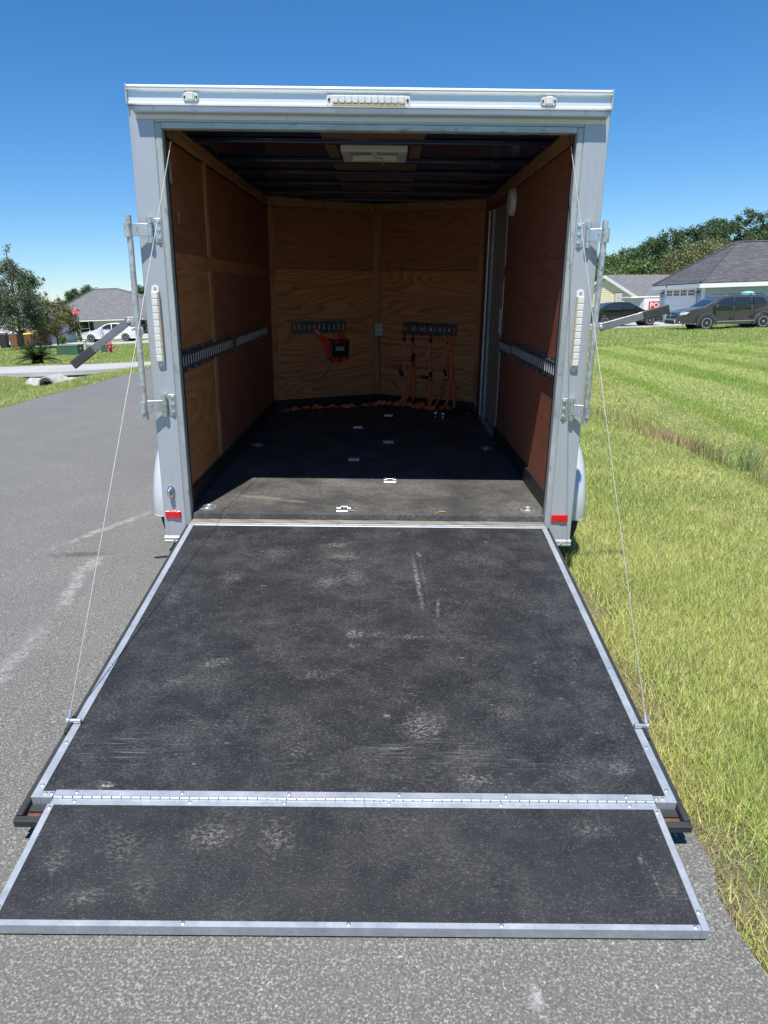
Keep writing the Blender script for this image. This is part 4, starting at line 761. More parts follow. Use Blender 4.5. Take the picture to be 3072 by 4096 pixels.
# trailer ball mount on the floor
b = np.array([.60,2.95,FL]); o = thingL('ball_mount', b, 'black drawbar with two chrome hitch balls lying on the trailer floor', 'hitch')
MB().hexa(sh([(.585,2.90,FL+.001),(.64,2.90,FL+.001),(.86,3.13,FL+.001),(.81,3.16,FL+.001),(.585,2.90,FL+.05),(.64,2.90,FL+.05),(.86,3.13,FL+.05),(.81,3.16,FL+.05)], b)).build('drawbar', BLACKPLASTIC, o, .004)
for x, y, r in ((.555,2.915,.027),(.622,2.880,.024)): MB().ball(np.array([x,y,FL+.045])-b, r, 16, 10).build('hitch_ball', CHROME, o, smooth='all'); MB().lathe([(.016,0),(.014,.03)], np.array([x,y,FL+.001])-b, (0,0,1), 12).build('ball_neck', CHROME, o)
# pine needle twigs on the mat
for x, y, r, lab in ((.38,.07,.06,'dry pine twig lying near the ramp hinge right of centre'),(-.10,.075,.05,'tiny dry pine twig beside the nearest floor anchor')):
    b = np.array([x,y,FL]); o = MB()
    for k in range(4): a = .5+k*.35; o.tube([(-r*.5,-.02,.002),(0,.0,.006+.002*k),(r*.6*math.cos(a*.6),r*.35*math.sin(a),.004)], .0011, 4)
    t = o.build('pine_twig', simple('dry_needle', (.45,.25,.12), .8), None); t.matrix_world = M @ Matrix.Translation(Vector(b)); tag(t, lab, 'twig', 'pine twigs on the mat')

# ------------------------------------------------------------------ trees and plants
def leaves(n, centers, radii, size, cols_, squash=1., shell=.55):
    centers = np.array(centers, float); radii = np.array(radii, float); k = rng.choice(len(centers), n, p=radii**2/np.sum(radii**2))
    d = rng.normal(size=(n,3)); d /= np.linalg.norm(d, axis=1)[:,None]; r = radii[k]*(shell+(1-shell)*rng.random(n))*rng.uniform(.75,1.12,n); c = centers[k]+d*r[:,None]*np.array([1,1,squash])
    u = rng.normal(size=(n,3)); u /= np.linalg.norm(u, axis=1)[:,None]; v = np.cross(u, rng.normal(size=(n,3))); v /= np.linalg.norm(v, axis=1)[:,None]
    s_ = size*rng.uniform(.6,1.4,n)[:,None]; V = np.empty((n*4,3)); V[0::4] = c-u*s_; V[1::4] = c+v*s_*.55; V[2::4] = c+u*s_; V[3::4] = c-v*s_*.55
    q = np.arange(n)*4; F = np.c_[q,q+1,q+2,q+3]; cc = 1.8*np.array(cols_)[rng.integers(0,len(cols_),n)]*rng.uniform(.65,1.35,n)[:,None]*(.85+.3*rng.random(len(centers)))[k][:,None]
    return V, F, np.repeat(cc, 4, axis=0)
def tree(name, x, y, h, trunk_h, crown, nl, size, cols_, label, cat='tree', group=None, trunk_r=.12, squash=1., dz=0, shell=.5):
    """crown: list of (dx, dy, z, r) relative to the base"""
    z = gz(x, y)+dz; o = tag(empty(name, (x, y, z)), label, cat, group)
    mb = MB(); top = max(c[2] for c in crown); mb.tube([(0,0,-.1),(.04*h*.2,0,trunk_h*.5),(0,.02,trunk_h),(.03,0,(trunk_h+top)/2),(0,0,top)], [trunk_r*1.2,trunk_r,trunk_r*.8,trunk_r*.5,trunk_r*.15], 8)
    for c in crown[:14]: zz = max(trunk_h*.8, min(c[2]-.4*c[3], top)); mb.tube([(0,0,zz*.85),(c[0]*.5,c[1]*.5,(zz*.85+c[2])/2),(c[0],c[1],c[2])], [trunk_r*.4,trunk_r*.25,trunk_r*.08], 5)
    mb.build('trunk', BARK, o, smooth=True)
    V, F, cc = leaves(nl, [c[:3] for c in crown], [c[3] for c in crown], size, cols_, squash, shell); npmesh('crown', V, F, LEAF, cc, o); return o
def crownblob(R, z0, z1, n, r0, r1, pw=1., seed=0):
    g = np.random.default_rng(seed); out = []
    for i in range(n):
        t = (i+.5)/n; z = z0+(z1-z0)*t; prof = (math.sin(math.pi*min(1, .18+.82*t)))**pw if pw > 0 else (1-t)**(-pw)
        a = g.uniform(0, 2*math.pi); rr = R*prof*math.sqrt(g.uniform(.15,1)); out.append((rr*math.cos(a), rr*math.sin(a), z+g.uniform(-.2,.2), g.uniform(r0,r1)*(.5+.6*prof)))
    return out
OAK = [(.060,.080,.042),(.078,.100,.058),(.100,.122,.078),(.045,.062,.034)]
cr = crownblob(1.75, 1.25, 5.3, 110, .38, .66, .7, 3)+[(.0,0,5.9,.28),(.15,0,6.15,.18),(-1.1,0,4.9,.3),(-.8,0,5.35,.22),(1.7,.1,3.9,.3),(2.0,0,4.15,.2),(1.9,.2,3.3,.3),(1.3,0,4.6,.25)]
tree('young_oak', -22.5, 46, 6.2, 1.4, cr, 25000, .052, OAK, 'slender dark green young oak at the left edge of the picture', trunk_r=.13, shell=.1)
MYR = [(.085,.095,.032),(.11,.115,.045),(.13,.10,.05),(.06,.075,.025)]
cm = crownblob(1.55, .9, 2.9, 60, .34, .58, .6, 5)+[(1.5,0,2.0,.3),(1.2,0,2.2,.3),(-1.4,0,1.8,.35),(.5,0,3.1,.3)]
o = tree('crepe_myrtle', -22.0, 50, 3.2, 1.1, cm, 15000, .05, MYR, 'small crepe myrtle with a few pink flowers before the left house', trunk_r=.06, shell=.1)
V, F, cc = leaves(220, [(1.55,-.2,2.3),(1.7,-.2,2.15),(-1.0,-.6,1.35),(-1.6,-.3,1.45)], [.16,.13,.13,.15], .06, [(.62,.07,.17),(.70,.16,.24)], 1, 0); npmesh('flowers', V, F, LEAF, cc, o)
tree('background_tree', -31.5, 68, 5, 1.2, crownblob(2.2, 1, 4.2, 44, .7, 1.1, .6, 9), 14000, .085, [(.06,.09,.03),(.08,.10,.04),(.10,.11,.045)], 'broad green tree behind the crepe myrtle left of the house roof', shell=.2)
PINE = [(.045,.075,.035),(.060,.090,.040),(.035,.058,.028)]
for i, (x, y, zt, R, lab) in enumerate(((-49.6,122,5.4,2.2,'left one of two pine crowns rising above the left house roof'),(-46.9,121,5.8,2.4,'right one of two pine crowns rising above the left house roof'),(-36.9,110,4.3,2.4,'pine crown beside the lock bar right of the left house'),(-31.4,100,5.1,2.4,'pine crown between the lock bar and the left trailer post'),(-42.5,100,3.3,2.6,'low green tree crown left of the left house roof'))):
    h = zt-gz(x, y); tree('pine_tree', x, y, h, h*.45, crownblob(R, h*.45, h-.4, 24, .65, 1.1, .6, 20+i), 7000, .12, PINE, lab, group='trees behind the left house', trunk_r=.18, shell=.15)
# far treeline mass on the left
bx_ = np.arange(-120, 26, 2.6); V, F, cc = leaves(24000, [(x, 150+8*math.sin(x*.3), -1.5+(1.2*math.sin(x*.17)+rng.uniform(-.5,.8))+(3.0 if x > -24 else 0)) for x in bx_], [2.9+(2.0 if x > -24 else 0) for x in bx_], .3, PINE, .9, .2); tag(npmesh('far_wood', V, F, LEAF, cc), 'distant band of wood beyond the left houses', 'wood', None, 'stuff')
# trees behind the right-hand houses
RT = [(33.6,110,7.4,4.2,1),(37.0,110,8.3,4.6,1),(38.6,104,9.1,4.2,0),(42.2,106,10.4,4.4,0),(45.6,104,10.9,4.4,0),(36.6,84,7.3,4.6,2),(49.4,110,12.0,2.9,3),(53.2,115,12.5,2.8,3),(56.2,114,13.7,3.2,3),(56.8,108,13.3,3.2,3),(32.0,90,5.6,4.0,1),(29.6,96,5.0,4.0,1),(62,112,13.5,3.4,3),(42,88,7.0,4.5,2),(51.5,100,9.0,4.0,0),(27.5,100,4.6,3.5,1)]
RL_ = ['bushy green tree at the left end of the right wood','rounded green tree second along the right wood edge','dark tree rising behind the olive tree, left of it','dark broad tree with the first high crown','dark broad tree left of the tall pines','olive green rounded tree right behind the houses','slim pine left of the tallest pair','slim pine second of the tall row','tall pine near the right edge of the picture','tallest pine at the right edge of the picture','low bright green tree beside the tan gable','low green tree just right of the trailer post','pine crown cut by the right picture edge','olive tree low behind the grey hip roof','dark tree filling the gap below the tall pines','low dark tree peeping beside the right lock bar']
KC = [[(.045,.075,.030),(.055,.085,.032),(.035,.060,.025)],[(.070,.110,.035),(.090,.130,.045),(.055,.085,.030)],[(.105,.115,.050),(.125,.130,.062),(.085,.095,.042)],[(.050,.080,.035),(.065,.095,.045),(.038,.060,.028)]]
for i, (x, y, zt, R, k) in enumerate(RT):
    h = zt-gz(x, y); lo = .08 if k != 3 else .25
    tree('wood_tree', x, y, h, h*.3, crownblob(R, h*lo, h-.5, 80 if k != 3 else 54, 1.0 if k != 3 else .75, 1.6 if k != 3 else 1.25, .4, 40+i), 21000 if k != 3 else 12000, .145 if k != 2 else .12, KC[k], RL_[i], group='trees of the wood behind the right houses', trunk_r=.22, shell=.12)
# sago palm
px, py = -12.26, 26.0; o = tag(empty('sago_palm', (px, py, gz(px, py))), 'dark green sago palm on the lawn beside the concrete driveway', 'palm')
MB().lathe([(.17,-.05),(.20,.08),(.17,.16),(.08,.22)], (0,0,0), (0,0,1), 12).build('stump', simple('dark_stump', (.05,.04,.03), .95, 0, .4, 20, 30, .8, .03), o)
V = []; F = []; CCc = []
for k in range(84):
    a = k*2.399; e = math.radians(6+74*(k/84)**.8); L = .78*rng.uniform(.85,1.1); hd = np.array([math.cos(a), math.sin(a), 0]); sd_ = np.array([-math.sin(a), math.cos(a), 0]); tint = np.array([.050,.100,.032])*rng.uniform(.7,1.5)
    for j in range(26):
        t = .1+.9*j/25; p = hd*L*t*math.cos(e)*(1+.1*t)+np.array([0,0,.15+L*t*math.sin(e)-.28*t*t*math.cos(e)]); ll = .15*math.sin(math.pi*min(1,t*.92+.08))**.6+.02
        for s in (-1, 1):
            tip = p+sd_*s*ll+hd*ll*.55+np.array([0,0,.02]); q = len(V); V += [p-hd*.022, p+hd*.026, tip]; F.append((q,q+1,q+2)); CCc += [tint]*3
npmesh('fronds', np.array(V), np.array(F), LEAF, np.array(CCc), o)
def shrub(name, x, y, R, h, n, size, cols_, label, cat='shrub', group=None, squash=.9):
    z = gz(x, y); o = tag(empty(name, (x, y, z)), label, cat, group); g = np.random.default_rng(int(abs(x*100)))
    cs = [(g.uniform(-R,R)*.6, g.uniform(-R,R)*.4, h*g.uniform(.3,.75)) for _ in range(9)]; V, F, cc = leaves(n, cs, [h*.38]*9, size, cols_, squash, .2); npmesh('foliage', V, F, LEAF, cc, o)
    mb = MB(); [mb.tube([(0,0,-.05),(c[0]*.6,c[1]*.6,c[2])], [.02,.008], 5) for c in cs[:4]]; mb.build('stem', BARK, o); return o
GRN = [(.075,.11,.03),(.10,.14,.035),(.06,.085,.025)]
for x, y, R, h, lab in ((-24.3,56,.7,.75,'bright green shrub between the hedge and the crepe myrtle'),(-33.2+6.2,66,.8,.6,'low leafy plant under the shuttered window'),(-25.2,64.5,.9,.65,'low leafy plant left of the white car'),(-22.6+.4,66,.9,1.5,'leafy bush showing above the white car bonnet')):
    shrub('shrub', x, y, R, h, 1100, .06, GRN, lab, 'shrub', 'shrubs round the left house')
shrub('shrub', -18.4, 62, .9, 3.2, 2200, .08, GRN, 'tall green bush beside the trailer post behind the white car', 'shrub', 'shrubs round the left house')
z = gz(-25.05, 54); o = tag(empty('hedge', (-25.05, 54, z)), 'clipped dark red hedge left of the crepe myrtle', 'hedge')
n = 5200; P = np.c_[rng.uniform(-.78,.78,n), rng.uniform(-.35,.35,n), rng.uniform(0,.95,n)]; f = rng.integers(0,3,n); P[f==0,1] = -.36+rng.normal(0,.02,(f==0).sum()); P[f==1,2] = .96+rng.normal(0,.02,(f==1).sum())
V, F, cc = leaves(n, [(0,0,0)], [1e-4], .042, [(.060,.030,.022),(.085,.040,.028),(.045,.026,.018)]); V += np.repeat(P, 4, axis=0); npmesh('foliage', V, F, LEAF, cc, o); MB().box(-.72,.72,-.28,.28,-.05,.88).build('inner_twigs', BARK, o)

# ------------------------------------------------------------------ street furniture on the left
GREENBOX = simple('green_cabinet_paint', (.045,.115,.065), .5, 0, .12, 4); BEIGE = simple('weathered_beige_plastic', (.50,.50,.40), .6, 0, .08, 6)
def grounded(name, x, y, label, cat, group=None, rz=0): return tag(empty(name, (x, y, gz(x, y)), rz), label, cat, group)
o = grounded('utility_cabinet', -14.42, 34, 'wide green two door utility cabinet on the lawn', 'utility box', rz=-.1)
MB().box(-.52,.52,-.30,.30,-.05,.40).build('body', GREENBOX, o, .015); MB().hexa([(-.54,-.32,.401),(.54,-.32,.401),(.54,.32,.401),(-.54,.32,.401),(-.53,-.28,.455),(.53,-.28,.455),(.53,.30,.455),(-.53,.30,.455)]).build('lid', GREENBOX, o, .01)
MB().box(-.006,.006,-.306,-.301,0,.39).build('door_gap', BLACKPLASTIC, o); MB().box(.5205,.523,-.10,.02,.22,.34).build('notice', WHITEPLASTIC, o)
o = grounded('cable_pedestal', -13.60, 36, 'small green cable pedestal left of the fire hydrant', 'utility box', rz=.2)
MB().hexa([(-.14,-.13,-.05),(.14,-.13,-.05),(.14,.13,-.05),(-.14,.13,-.05),(-.13,-.12,.33),(.13,-.12,.33),(.13,.12,.33),(-.13,.12,.33)]).build('body', GREENBOX, o, .015); MB().box(-.145,.145,-.135,.135,.3305,.362).build('lid', GREENBOX, o, .012)
o = grounded('bollard_post', -14.52, 36, 'pale beige utility marker post behind the green cabinet', 'post')
MB().lathe([(.085,-.05),(.08,.55),(.08,.555)], (0,0,0), (0,0,1), 18).build('tube', BEIGE, o, smooth=True); MB().lathe([(.092,.556),(.092,.60),(.07,.625),(.001,.63)], (0,0,0), (0,0,1), 18).build('cap', BEIGE, o, smooth=True)
HYD = simple('faded_red_hydrant_paint', (.52,.085,.10), .6, 0, .2, 9); CHAIN = simple('hydrant_cap_yellow', (.5,.36,.22), .6)
o = grounded('fire_hydrant', -13.05, 35.3, 'faded red fire hydrant on the lawn', 'hydrant')
MB().lathe([(.135,-.05),(.135,.03),(.10,.035),(.09,.10),(.088,.36),(.125,.37),(.125,.40),(.105,.405)], (0,0,0), (0,0,1), 20).build('barrel', HYD, o, smooth=True)
MB().lathe([(.155,.4055),(.155,.43),(.115,.45),(.105,.50),(.075,.555),(.04,.575)], (0,0,0), (0,0,1), 20).build('bonnet', HYD, o, smooth=True); MB().lathe([(.035,.5755),(.03,.625),(.001,.63)], (0,0,0), (0,0,1), 6).build('operating_nut', HYD, o)
for d, r, l in (((1,0,0),.055,.19),((-1,0,0),.045,.15),((.35,-1,0),.062,.19)):
    d = np.array(d, float); d /= np.linalg.norm(d); n_ = MB().lathe([(r*.8,.07),(r*.8,l-.06),(r*1.15,l-.06),(r*1.15,l),(r*.5,l+.02),(r*.4,l+.03)], (0,0,.28), d, 14).build('outlet', HYD, o, smooth=True)
MB().tube([(.19,-.04,.27),(.21,-.06,.18),(.17,-.08,.12),(.12,-.08,.18)], .008, 5).build('cap_chain', CHAIN, o)
# culvert
cxx, cyy = -9.03, 19.4; o = tag(empty('culvert_pipe', (cxx, cyy, -.27)), 'dark culvert pipe mouth in the ditch under the concrete driveway', 'pipe')
MB().rings([[(r*math.cos(t), y, r*math.sin(t)) for t in np.linspace(0, 2*math.pi, 25)[:-1]] for r, y in ((.174,5.0),(.174,.0),(.165,.0),(.165,4.9))], False).build('barrel', simple('concrete_pipe', (.22,.215,.20), .9, 0, .15, 8), o, smooth=True)
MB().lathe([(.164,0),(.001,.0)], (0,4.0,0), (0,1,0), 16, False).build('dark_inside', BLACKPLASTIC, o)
def headz(x, y): return None
mb = MB(); R_ = []
# sloped rip-rap apron round the pipe: poured concrete following the bank
for i, (t, zt) in enumerate(((0,-.40),(.25,-.36),(.5,-.25),(.75,-.15),(1,-.085))):
    row = []
    for j in range(15):
        s_ = j/14; xa = (-9.62+.0*t)*(1-s_)+(-8.52)*s_; xb = -9.95*(1-s_)+-8.25*s_; x = xa*(1-t)+xb*t; y = 19.45+1.15*t+.02*math.sin(j*2.1+i)
        hole = max(0, 1-abs(x-cxx)/.24); z = max(zt, gz(x,y)+.02)+.006*math.sin(j*1.7+i*2.3)+.004*math.sin(j*4.1); z = max(z, -.27+.20*math.sqrt(max(0, 1-((x-cxx)/.23)**2))) if abs(x-cxx) < .23 else z
        row.append((x, y, z))
    R_.append(row)
n_ = 15; vs = [p for r in R_ for p in r]; fs = [(k*n_+i, k*n_+i+1, (k+1)*n_+i+1, (k+1)*n_+i) for k in range(4) for i in range(14)]; m_ = len(vs); vs2 = vs+[(a, b, c-.12) for a, b, c in vs]; fs2 = fs+[tuple(m_+i for i in f[::-1]) for f in fs]
for i in range(14): fs2 += [(i+1, i, m_+i, m_+i+1), (4*n_+i, 4*n_+i+1, m_+4*n_+i+1, m_+4*n_+i)]
for k in range(4): fs2 += [(k*n_, (k+1)*n_, m_+(k+1)*n_, m_+k*n_), ((k+1)*n_+14, k*n_+14, m_+k*n_+14, m_+(k+1)*n_+14)]
mb.add(vs2, fs2); m = MT('white_riprap'); v = m.vor(7, None, 'Distance', 1.); c_ = m.mix(m.ramp(v, [(.3,0.),(.6,1.)]), (.46,.455,.44), (.34,.335,.32)); m.col(c_, .9); m.bump(v, .25, .02)
tag(mb.build('culvert_apron', m.m, smooth=True), 'pale rough concrete apron sloping round the culvert mouth', 'apron')
# wheelie bins
def bin_(x, y, body, lidc, label):
    o = grounded('wheelie_bin', x, y, label, 'bin', 'wheelie bins by the left edge', .15)
    MB().hexa([(-.22,-.25,.06),(.22,-.25,.06),(.22,.25,.06),(-.22,.25,.06),(-.29,-.35,.92),(.29,-.35,.92),(.29,.33,.92),(-.29,.33,.92)]).build('body', simple('bin_plastic', body, .6, 0, .1, 5), o, .03)
    MB().hexa([(-.31,-.38,.925),(.31,-.38,.925),(.31,.36,.925),(-.31,.36,.925),(-.26,-.30,1.0),(.26,-.30,1.0),(.26,.34,1.02),(-.26,.34,1.02)]).build('lid', simple('bin_lid_plastic', lidc, .5, 0, .1, 5), o, .02)
    for s in (-1, 1): MB().lathe([(.12,-.03),(.12,.03)], (s*.24,.26,.12), (1,0,0), 12).build('wheel', BLACKPLASTIC, o)
bin_(-24.9, 50, (.24,.115,.055), (.14,.15,.12), 'brown wheelie bin with a dull green lid'); bin_(-24.15, 50.4, (.22,.10,.05), (.72,.50,.03), 'brown wheelie bin with a bright yellow lid'); bin_(-25.8, 50.3, (.035,.037,.045), (.03,.03,.035), 'dark wheelie bin leftmost at the picture edge')

# ------------------------------------------------------------------ houses
def shingles(name, ca, cb, sc=1.):
    m = MT(name); k = m.t.nodes.new('ShaderNodeTexBrick'); k.offset = .5; k.inputs['Scale'].default_value = 1; k.inputs['Mortar Size'].default_value = .012; k.inputs['Brick Width'].default_value = .30*sc; k.inputs['Row Height'].default_value = .13*sc
    x = m.sep(); cmb = m.t.nodes.new('ShaderNodeCombineXYZ'); m.t.links.new(m.math('ADD', x[0], m.math('MULTIPLY', x[1], .27)), cmb.inputs[0]); m.t.links.new(m.math('MULTIPLY', x[2], 1.9), cmb.inputs[1]); m.t.links.new(cmb.outputs[0], k.inputs[0])
    k.inputs['Color1'].default_value = (*ca,1); k.inputs['Color2'].default_value = (*cb,1); k.inputs['Mortar'].default_value = tuple(np.array(ca)*.75)+(1,)
    c_ = m.mix(m.ramp(m.noise(3.5, 5, .7), [(.35,0.),(.7,.6)]), k.outputs[0], np.array(ca)*.6); m.col(c_, .9); m.bump(k.outputs[1], .3, -.01); return m.m
ROOFG = shingles('grey_shingles', (.135,.138,.145), (.20,.20,.21)); ROOFD = shingles('charcoal_shingles', (.066,.068,.076), (.125,.125,.135), 1.15); ROOFB = shingles('light_grey_shingles', (.15,.15,.155), (.22,.22,.225))
SIDEW = simple('white_vinyl_siding', (.68,.64,.68), .55, 0, .03, 2); SIDEB = simple('pale_blue_grey_siding', (.46,.51,.58), .55, 0, .03, 2); SIDET = simple('cream_vinyl_siding', (.88,.74,.50), .55, 0, .03, 2)
TRIMW = simple('white_trim_paint', (.80,.80,.79), .5, 0, .03, 3); SHUT = simple('black_shutter', (.02,.022,.03), .5); PANE = glassy('dark_window_glass', (.020,.026,.032), .03, .8); SOFFIT = simple('soffit', (.66,.66,.64), .7)
def hiproof(name, o, x0, x1, y0, y1, z, rx0, rx1, ry, rz, mat, th=.14):
    r = MB().add([(x0,y0,z),(x1,y0,z),(x1,y1,z),(x0,y1,z),(rx0,ry,rz),(rx1,ry,rz),(x0,y0,z-th*.4),(x1,y0,z-th*.4),(x1,y1,z-th*.4),(x0,y1,z-th*.4)], [(0,1,5,4),(1,2,5),(2,3,4,5),(3,0,4),(0,6,7,1),(1,7,8,2),(2,8,9,3),(3,9,6,0),(6,9,8,7)]).build(name, mat, o)
    for a, b in (((x0,y0,z),(rx0,ry,rz)),((x1,y0,z),(rx1,ry,rz)),((x0,y1,z),(rx0,ry,rz)),((x1,y1,z),(rx1,ry,rz)),((rx0,ry,rz),(rx1,ry,rz))): MB().tube([np.array(a)+[0,0,.01], np.array(b)+[0,0,.015]], .07, 5).build('ridge_cap', mat, r)
    return r
def fascia(o, x0, x1, y0, y1, z, h=.17):
    for b in ((x0,x1,y0-.02,y0+.02),(x0,x1,y1-.02,y1+.02)): MB().box(*b, z-h, z-.06).build('fascia', TRIMW, o)
    for b in ((x0-.02,x0+.02,y0+.021,y1-.021),(x1-.02,x1+.02,y0+.021,y1-.021)): MB().box(*b, z-h, z-.06).build('fascia', TRIMW, o)
    MB().box(x0+.03,x1-.03,y0+.03,y1-.03,z-h+.02,z-h+.04).build('soffit', SOFFIT, o)
def boards(o, mat, f, w, z0, z1, pitch, name='siding_board'):
    """lapped boards, one object each; f(a, out, z) -> point; share mesh"""
    n = int(round((z1-z0)/pitch)); first = None
    for i in range(n):
        z = z0+i*pitch
        if first is None: first = MB().hexa([f(0,.0,z),f(w,.0,z),f(w,.022,z),f(0,.022,z),f(0,.0,z+pitch),f(w,.0,z+pitch),f(w,.006,z+pitch),f(0,.006,z+pitch)]).build(name, mat, o)
        else: inst(first, o, loc=(0,0,i*pitch))
# left house
hx, hy = -26.5, 74.4; g = gz(hx, hy); o = tag(empty('left_house', (hx, hy, g)), 'white sided house with grey hip roof and black shutters behind the white car', 'house')
Z = lambda z: z-g; X_ = lambda x: x-hx
MB().box(X_(-33.6), X_(-18.6), 0, 9.2, -.3, Z(.82)).build('wall', SIDEW, o); boards(o, SIDEW, lambda a, out, z: (X_(-33.6)+a, -.001-out, z), 15., -.15, Z(.80), .148)
hiproof('roof', o, X_(-34.1), X_(-18.1), -.45, 9.6, Z(.90), X_(-30.0), X_(-27.6), 4.6, Z(3.92), ROOFG); fascia(o, X_(-34.1), X_(-18.1), -.45, 9.6, Z(.90))
MB().box(X_(-28.3), X_(-19.4), 3.2, 6.4, Z(1.6), Z(2.9)).build('rear_gable', ROOFG, o)
wx0, wx1, wz0, wz1 = X_(-30.15), X_(-29.30), Z(-.62), Z(.68)
wn = MB().box(wx0,wx1,-.035,-.024,wz0,wz1).build('window', PANE, o)
for b in ((wx0-.07,wx0,wz0,wz1),(wx1,wx1+.07,wz0,wz1),(wx0-.07,wx1+.07,wz1,wz1+.07),(wx0-.07,wx1+.07,wz0-.09,wz0),(wx0,wx1,(wz0+wz1)/2-.04,(wz0+wz1)/2+.04)): MB().box(b[0],b[1],-.07,-.0365,b[2],b[3]).build('window_frame', TRIMW, wn)
for a, b in ((wx0-.47,wx0-.09),(wx1+.09,wx1+.47)): MB().box(a,b,-.075,-.026,wz0-.06,wz1+.06).build('shutter', SHUT, o, .01)
MB().box(X_(-24.0),X_(-22.9),-.035,-.024,Z(-.62),Z(.66)).build('window', PANE, o)
# white garage wall of the house at the far left
o = tag(empty('neighbour_garage', (-31, 56, gz(-31, 56))), 'white garage wall in shade at the left edge behind the bins', 'house'); g = gz(-31,56)
MB().box(-8,5.0,0,7,-.2,2.35).build('wall', SIDEW, o); MB().box(5.01,5.15,-.06,.1,-.2,2.35).build('corner_board', TRIMW, o)
MB().hexa([(5.16,-.05,-.2),(6.0,2.0,-.2),(6.0,2.1,-.2),(5.16,.05,-.2),(5.16,-.05,1.3),(6.0,2.0,1.3),(6.0,2.1,1.3),(5.16,.05,1.3)]).build('side_return', simple('plain_grey_panel', (.22,.225,.235), .8, 0, .1, 5), o)  # low plain grey panel angled back from the wall corner
hiproof('roof', o, -8.4, 5.4, -.4, 7.4, 2.5, -4, 1.6, 3.5, 3.5, ROOFG)
o = tag(empty('fence', (-29.9, 60, gz(-29.9, 60))), 'weathered grey board fence above the dark red hedge', 'fence'); FEN_ = simple('weathered_fence_board', (.20,.185,.17), .9, 0, .25, 4, 0, 0, 0, (1,1,.2)); fb = None
for k in range(24):
    if fb is None: fb = MB().box(0,.135,0,.02,-.1,1.45).build('board', FEN_, o); fb.location = (-1.7,0,0)
    else: inst(fb, o, loc=(-1.7+k*.142,0,random.uniform(-.02,.02)))
# right house with garage
hx, hy = 19.5, 44.05; g = gz(hx+1, hy); o = tag(empty('garage_house', (hx, hy, g)), 'pale grey sided house with charcoal hip roof and white garage door', 'house'); EV = 2.05-g
MB().box(0,16,0,6.6,-.3,EV-.05).build('wall', SIDEB, o); MB().box(5,18,.5,11,-.3,EV-.055).build('rear_wall', SIDEB, o)
boards(o, SIDEB, lambda a, out, z: (.13+a, -.001-out, z), 15.8, .05, EV-.08, .178)
bl = None
for i in range(13):   # narrow siding either side of the garage door
    z = .05+i*.178
    for y0, y1 in ((.14,.72),(5.62,6.45)):
        MB().hexa([(-.001,y0,z),(-.001,y1,z),(-.023,y1,z),(-.023,y0,z),(-.001,y0,z+.178),(-.001,y1,z+.178),(-.007,y1,z+.178),(-.007,y0,z+.178)]).build('siding_board', SIDEB, o)
for b in ((-.035,.12,-.035,.12),(-.035,.1,6.47,6.62)): MB().box(*b, -.2, EV-.06).build('corner_board', TRIMW, o, .005)
hiproof('roof', o, -.42, 16.8, -.47, 7.05, EV+.06, 3.32, 13, 3.29, EV+2.47, ROOFD); fascia(o, -.42, 16.8, -.47, 7.05, EV+.06, .30)
MB().add([(5.8,1.6,EV+1.35),(19,1.6,EV+1.35),(19,11,EV+.06),(5.8,11,EV+.06),(7.5,6.2,EV+3.35),(19,6.2,EV+3.35)], [(0,1,5,4),(2,3,4,5),(0,4,3)]).build('rear_roof', ROOFD, o)
# garage door: four sections, windows in the top one
gd = MB().box(-.030,-.024,.86,5.48,0,2.12).build('garage_door', TRIMW, o)
secs = [(0,.525),(.53,1.055),(1.06,1.585),(1.59,2.12)]
for a, b in secs: MB().box(-.060,-.0305,.87,5.47,a+.004,b-.004).build('door_section', TRIMW, gd, .006)
for k in range(4):
    y0 = 1.02+k*1.13; wv = MB().box(-.0635,-.0605,y0,y0+.92,1.68,2.03).build('door_window', PANE, gd)
    for j in range(5): MB().box(-.075,-.0637,y0+j*.23-.018 if j else y0-.03, y0+j*.23+.018 if j < 4 else y0+.95,1.66,2.05).build('muntin', TRIMW, wv)
    for z in (1.66,1.845,2.02): MB().box(-.0765,-.0752,y0-.03,y0+.95,z-.0,z+.03).build('muntin', TRIMW, wv)
for b in ((.74,.855,0,2.22),(5.485,5.60,0,2.22),(.855,5.485,2.125,2.22)): MB().box(-.09,-.0245,b[0],b[1],b[2],b[3]).build('door_casing', TRIMW, o, .005)
for z in (.52, 1.58): MB().box(-.068,-.061,5.2,5.44,z-.012,z+.012).build('door_strap', BLACKPLASTIC, gd)
for y in (.45, 6.0):
    l = MB().box(-.10,-.024,y-.05,y+.05,1.85,1.95).build('wall_lamp', BLACKPLASTIC, o, .01); MB().hexa([(-.26,y-.09,1.62),(-.10,y-.09,1.62),(-.10,y+.09,1.62),(-.26,y+.09,1.62),(-.23,y-.06,1.84),(-.13,y-.06,1.84),(-.13,y+.06,1.84),(-.23,y+.06,1.84)]).build('lantern', simple('lantern_glass', (.45,.46,.45), .2), l); MB().box(-.28,-.08,y-.11,y+.11,1.845,1.90).build('lantern_cap', BLACKPLASTIC, l)
MB().box(-.05,-.024,5.68,5.80,1.58,1.76).build('keypad', BLACKPLASTIC, o); MB().box(-.47,-.44,4.4,4.5,EV-.12,EV+.0).build('camera_box', BLACKPLASTIC, o)
# teal thing showing above the car roof
t_ = tag(empty('teal_tub', (19.65, 39.0, gz(19.65, 39.0))), 'pale teal rounded tub showing above the dark car roof', 'tub'); MB().lathe([(.30,0),(.36,1.2),(.37,1.70),(.30,1.80),(.16,1.85)], (0,0,0), (0,0,1), 18).build('tub', simple('teal_plastic', (.18,.48,.45), .5), t_, smooth=True)
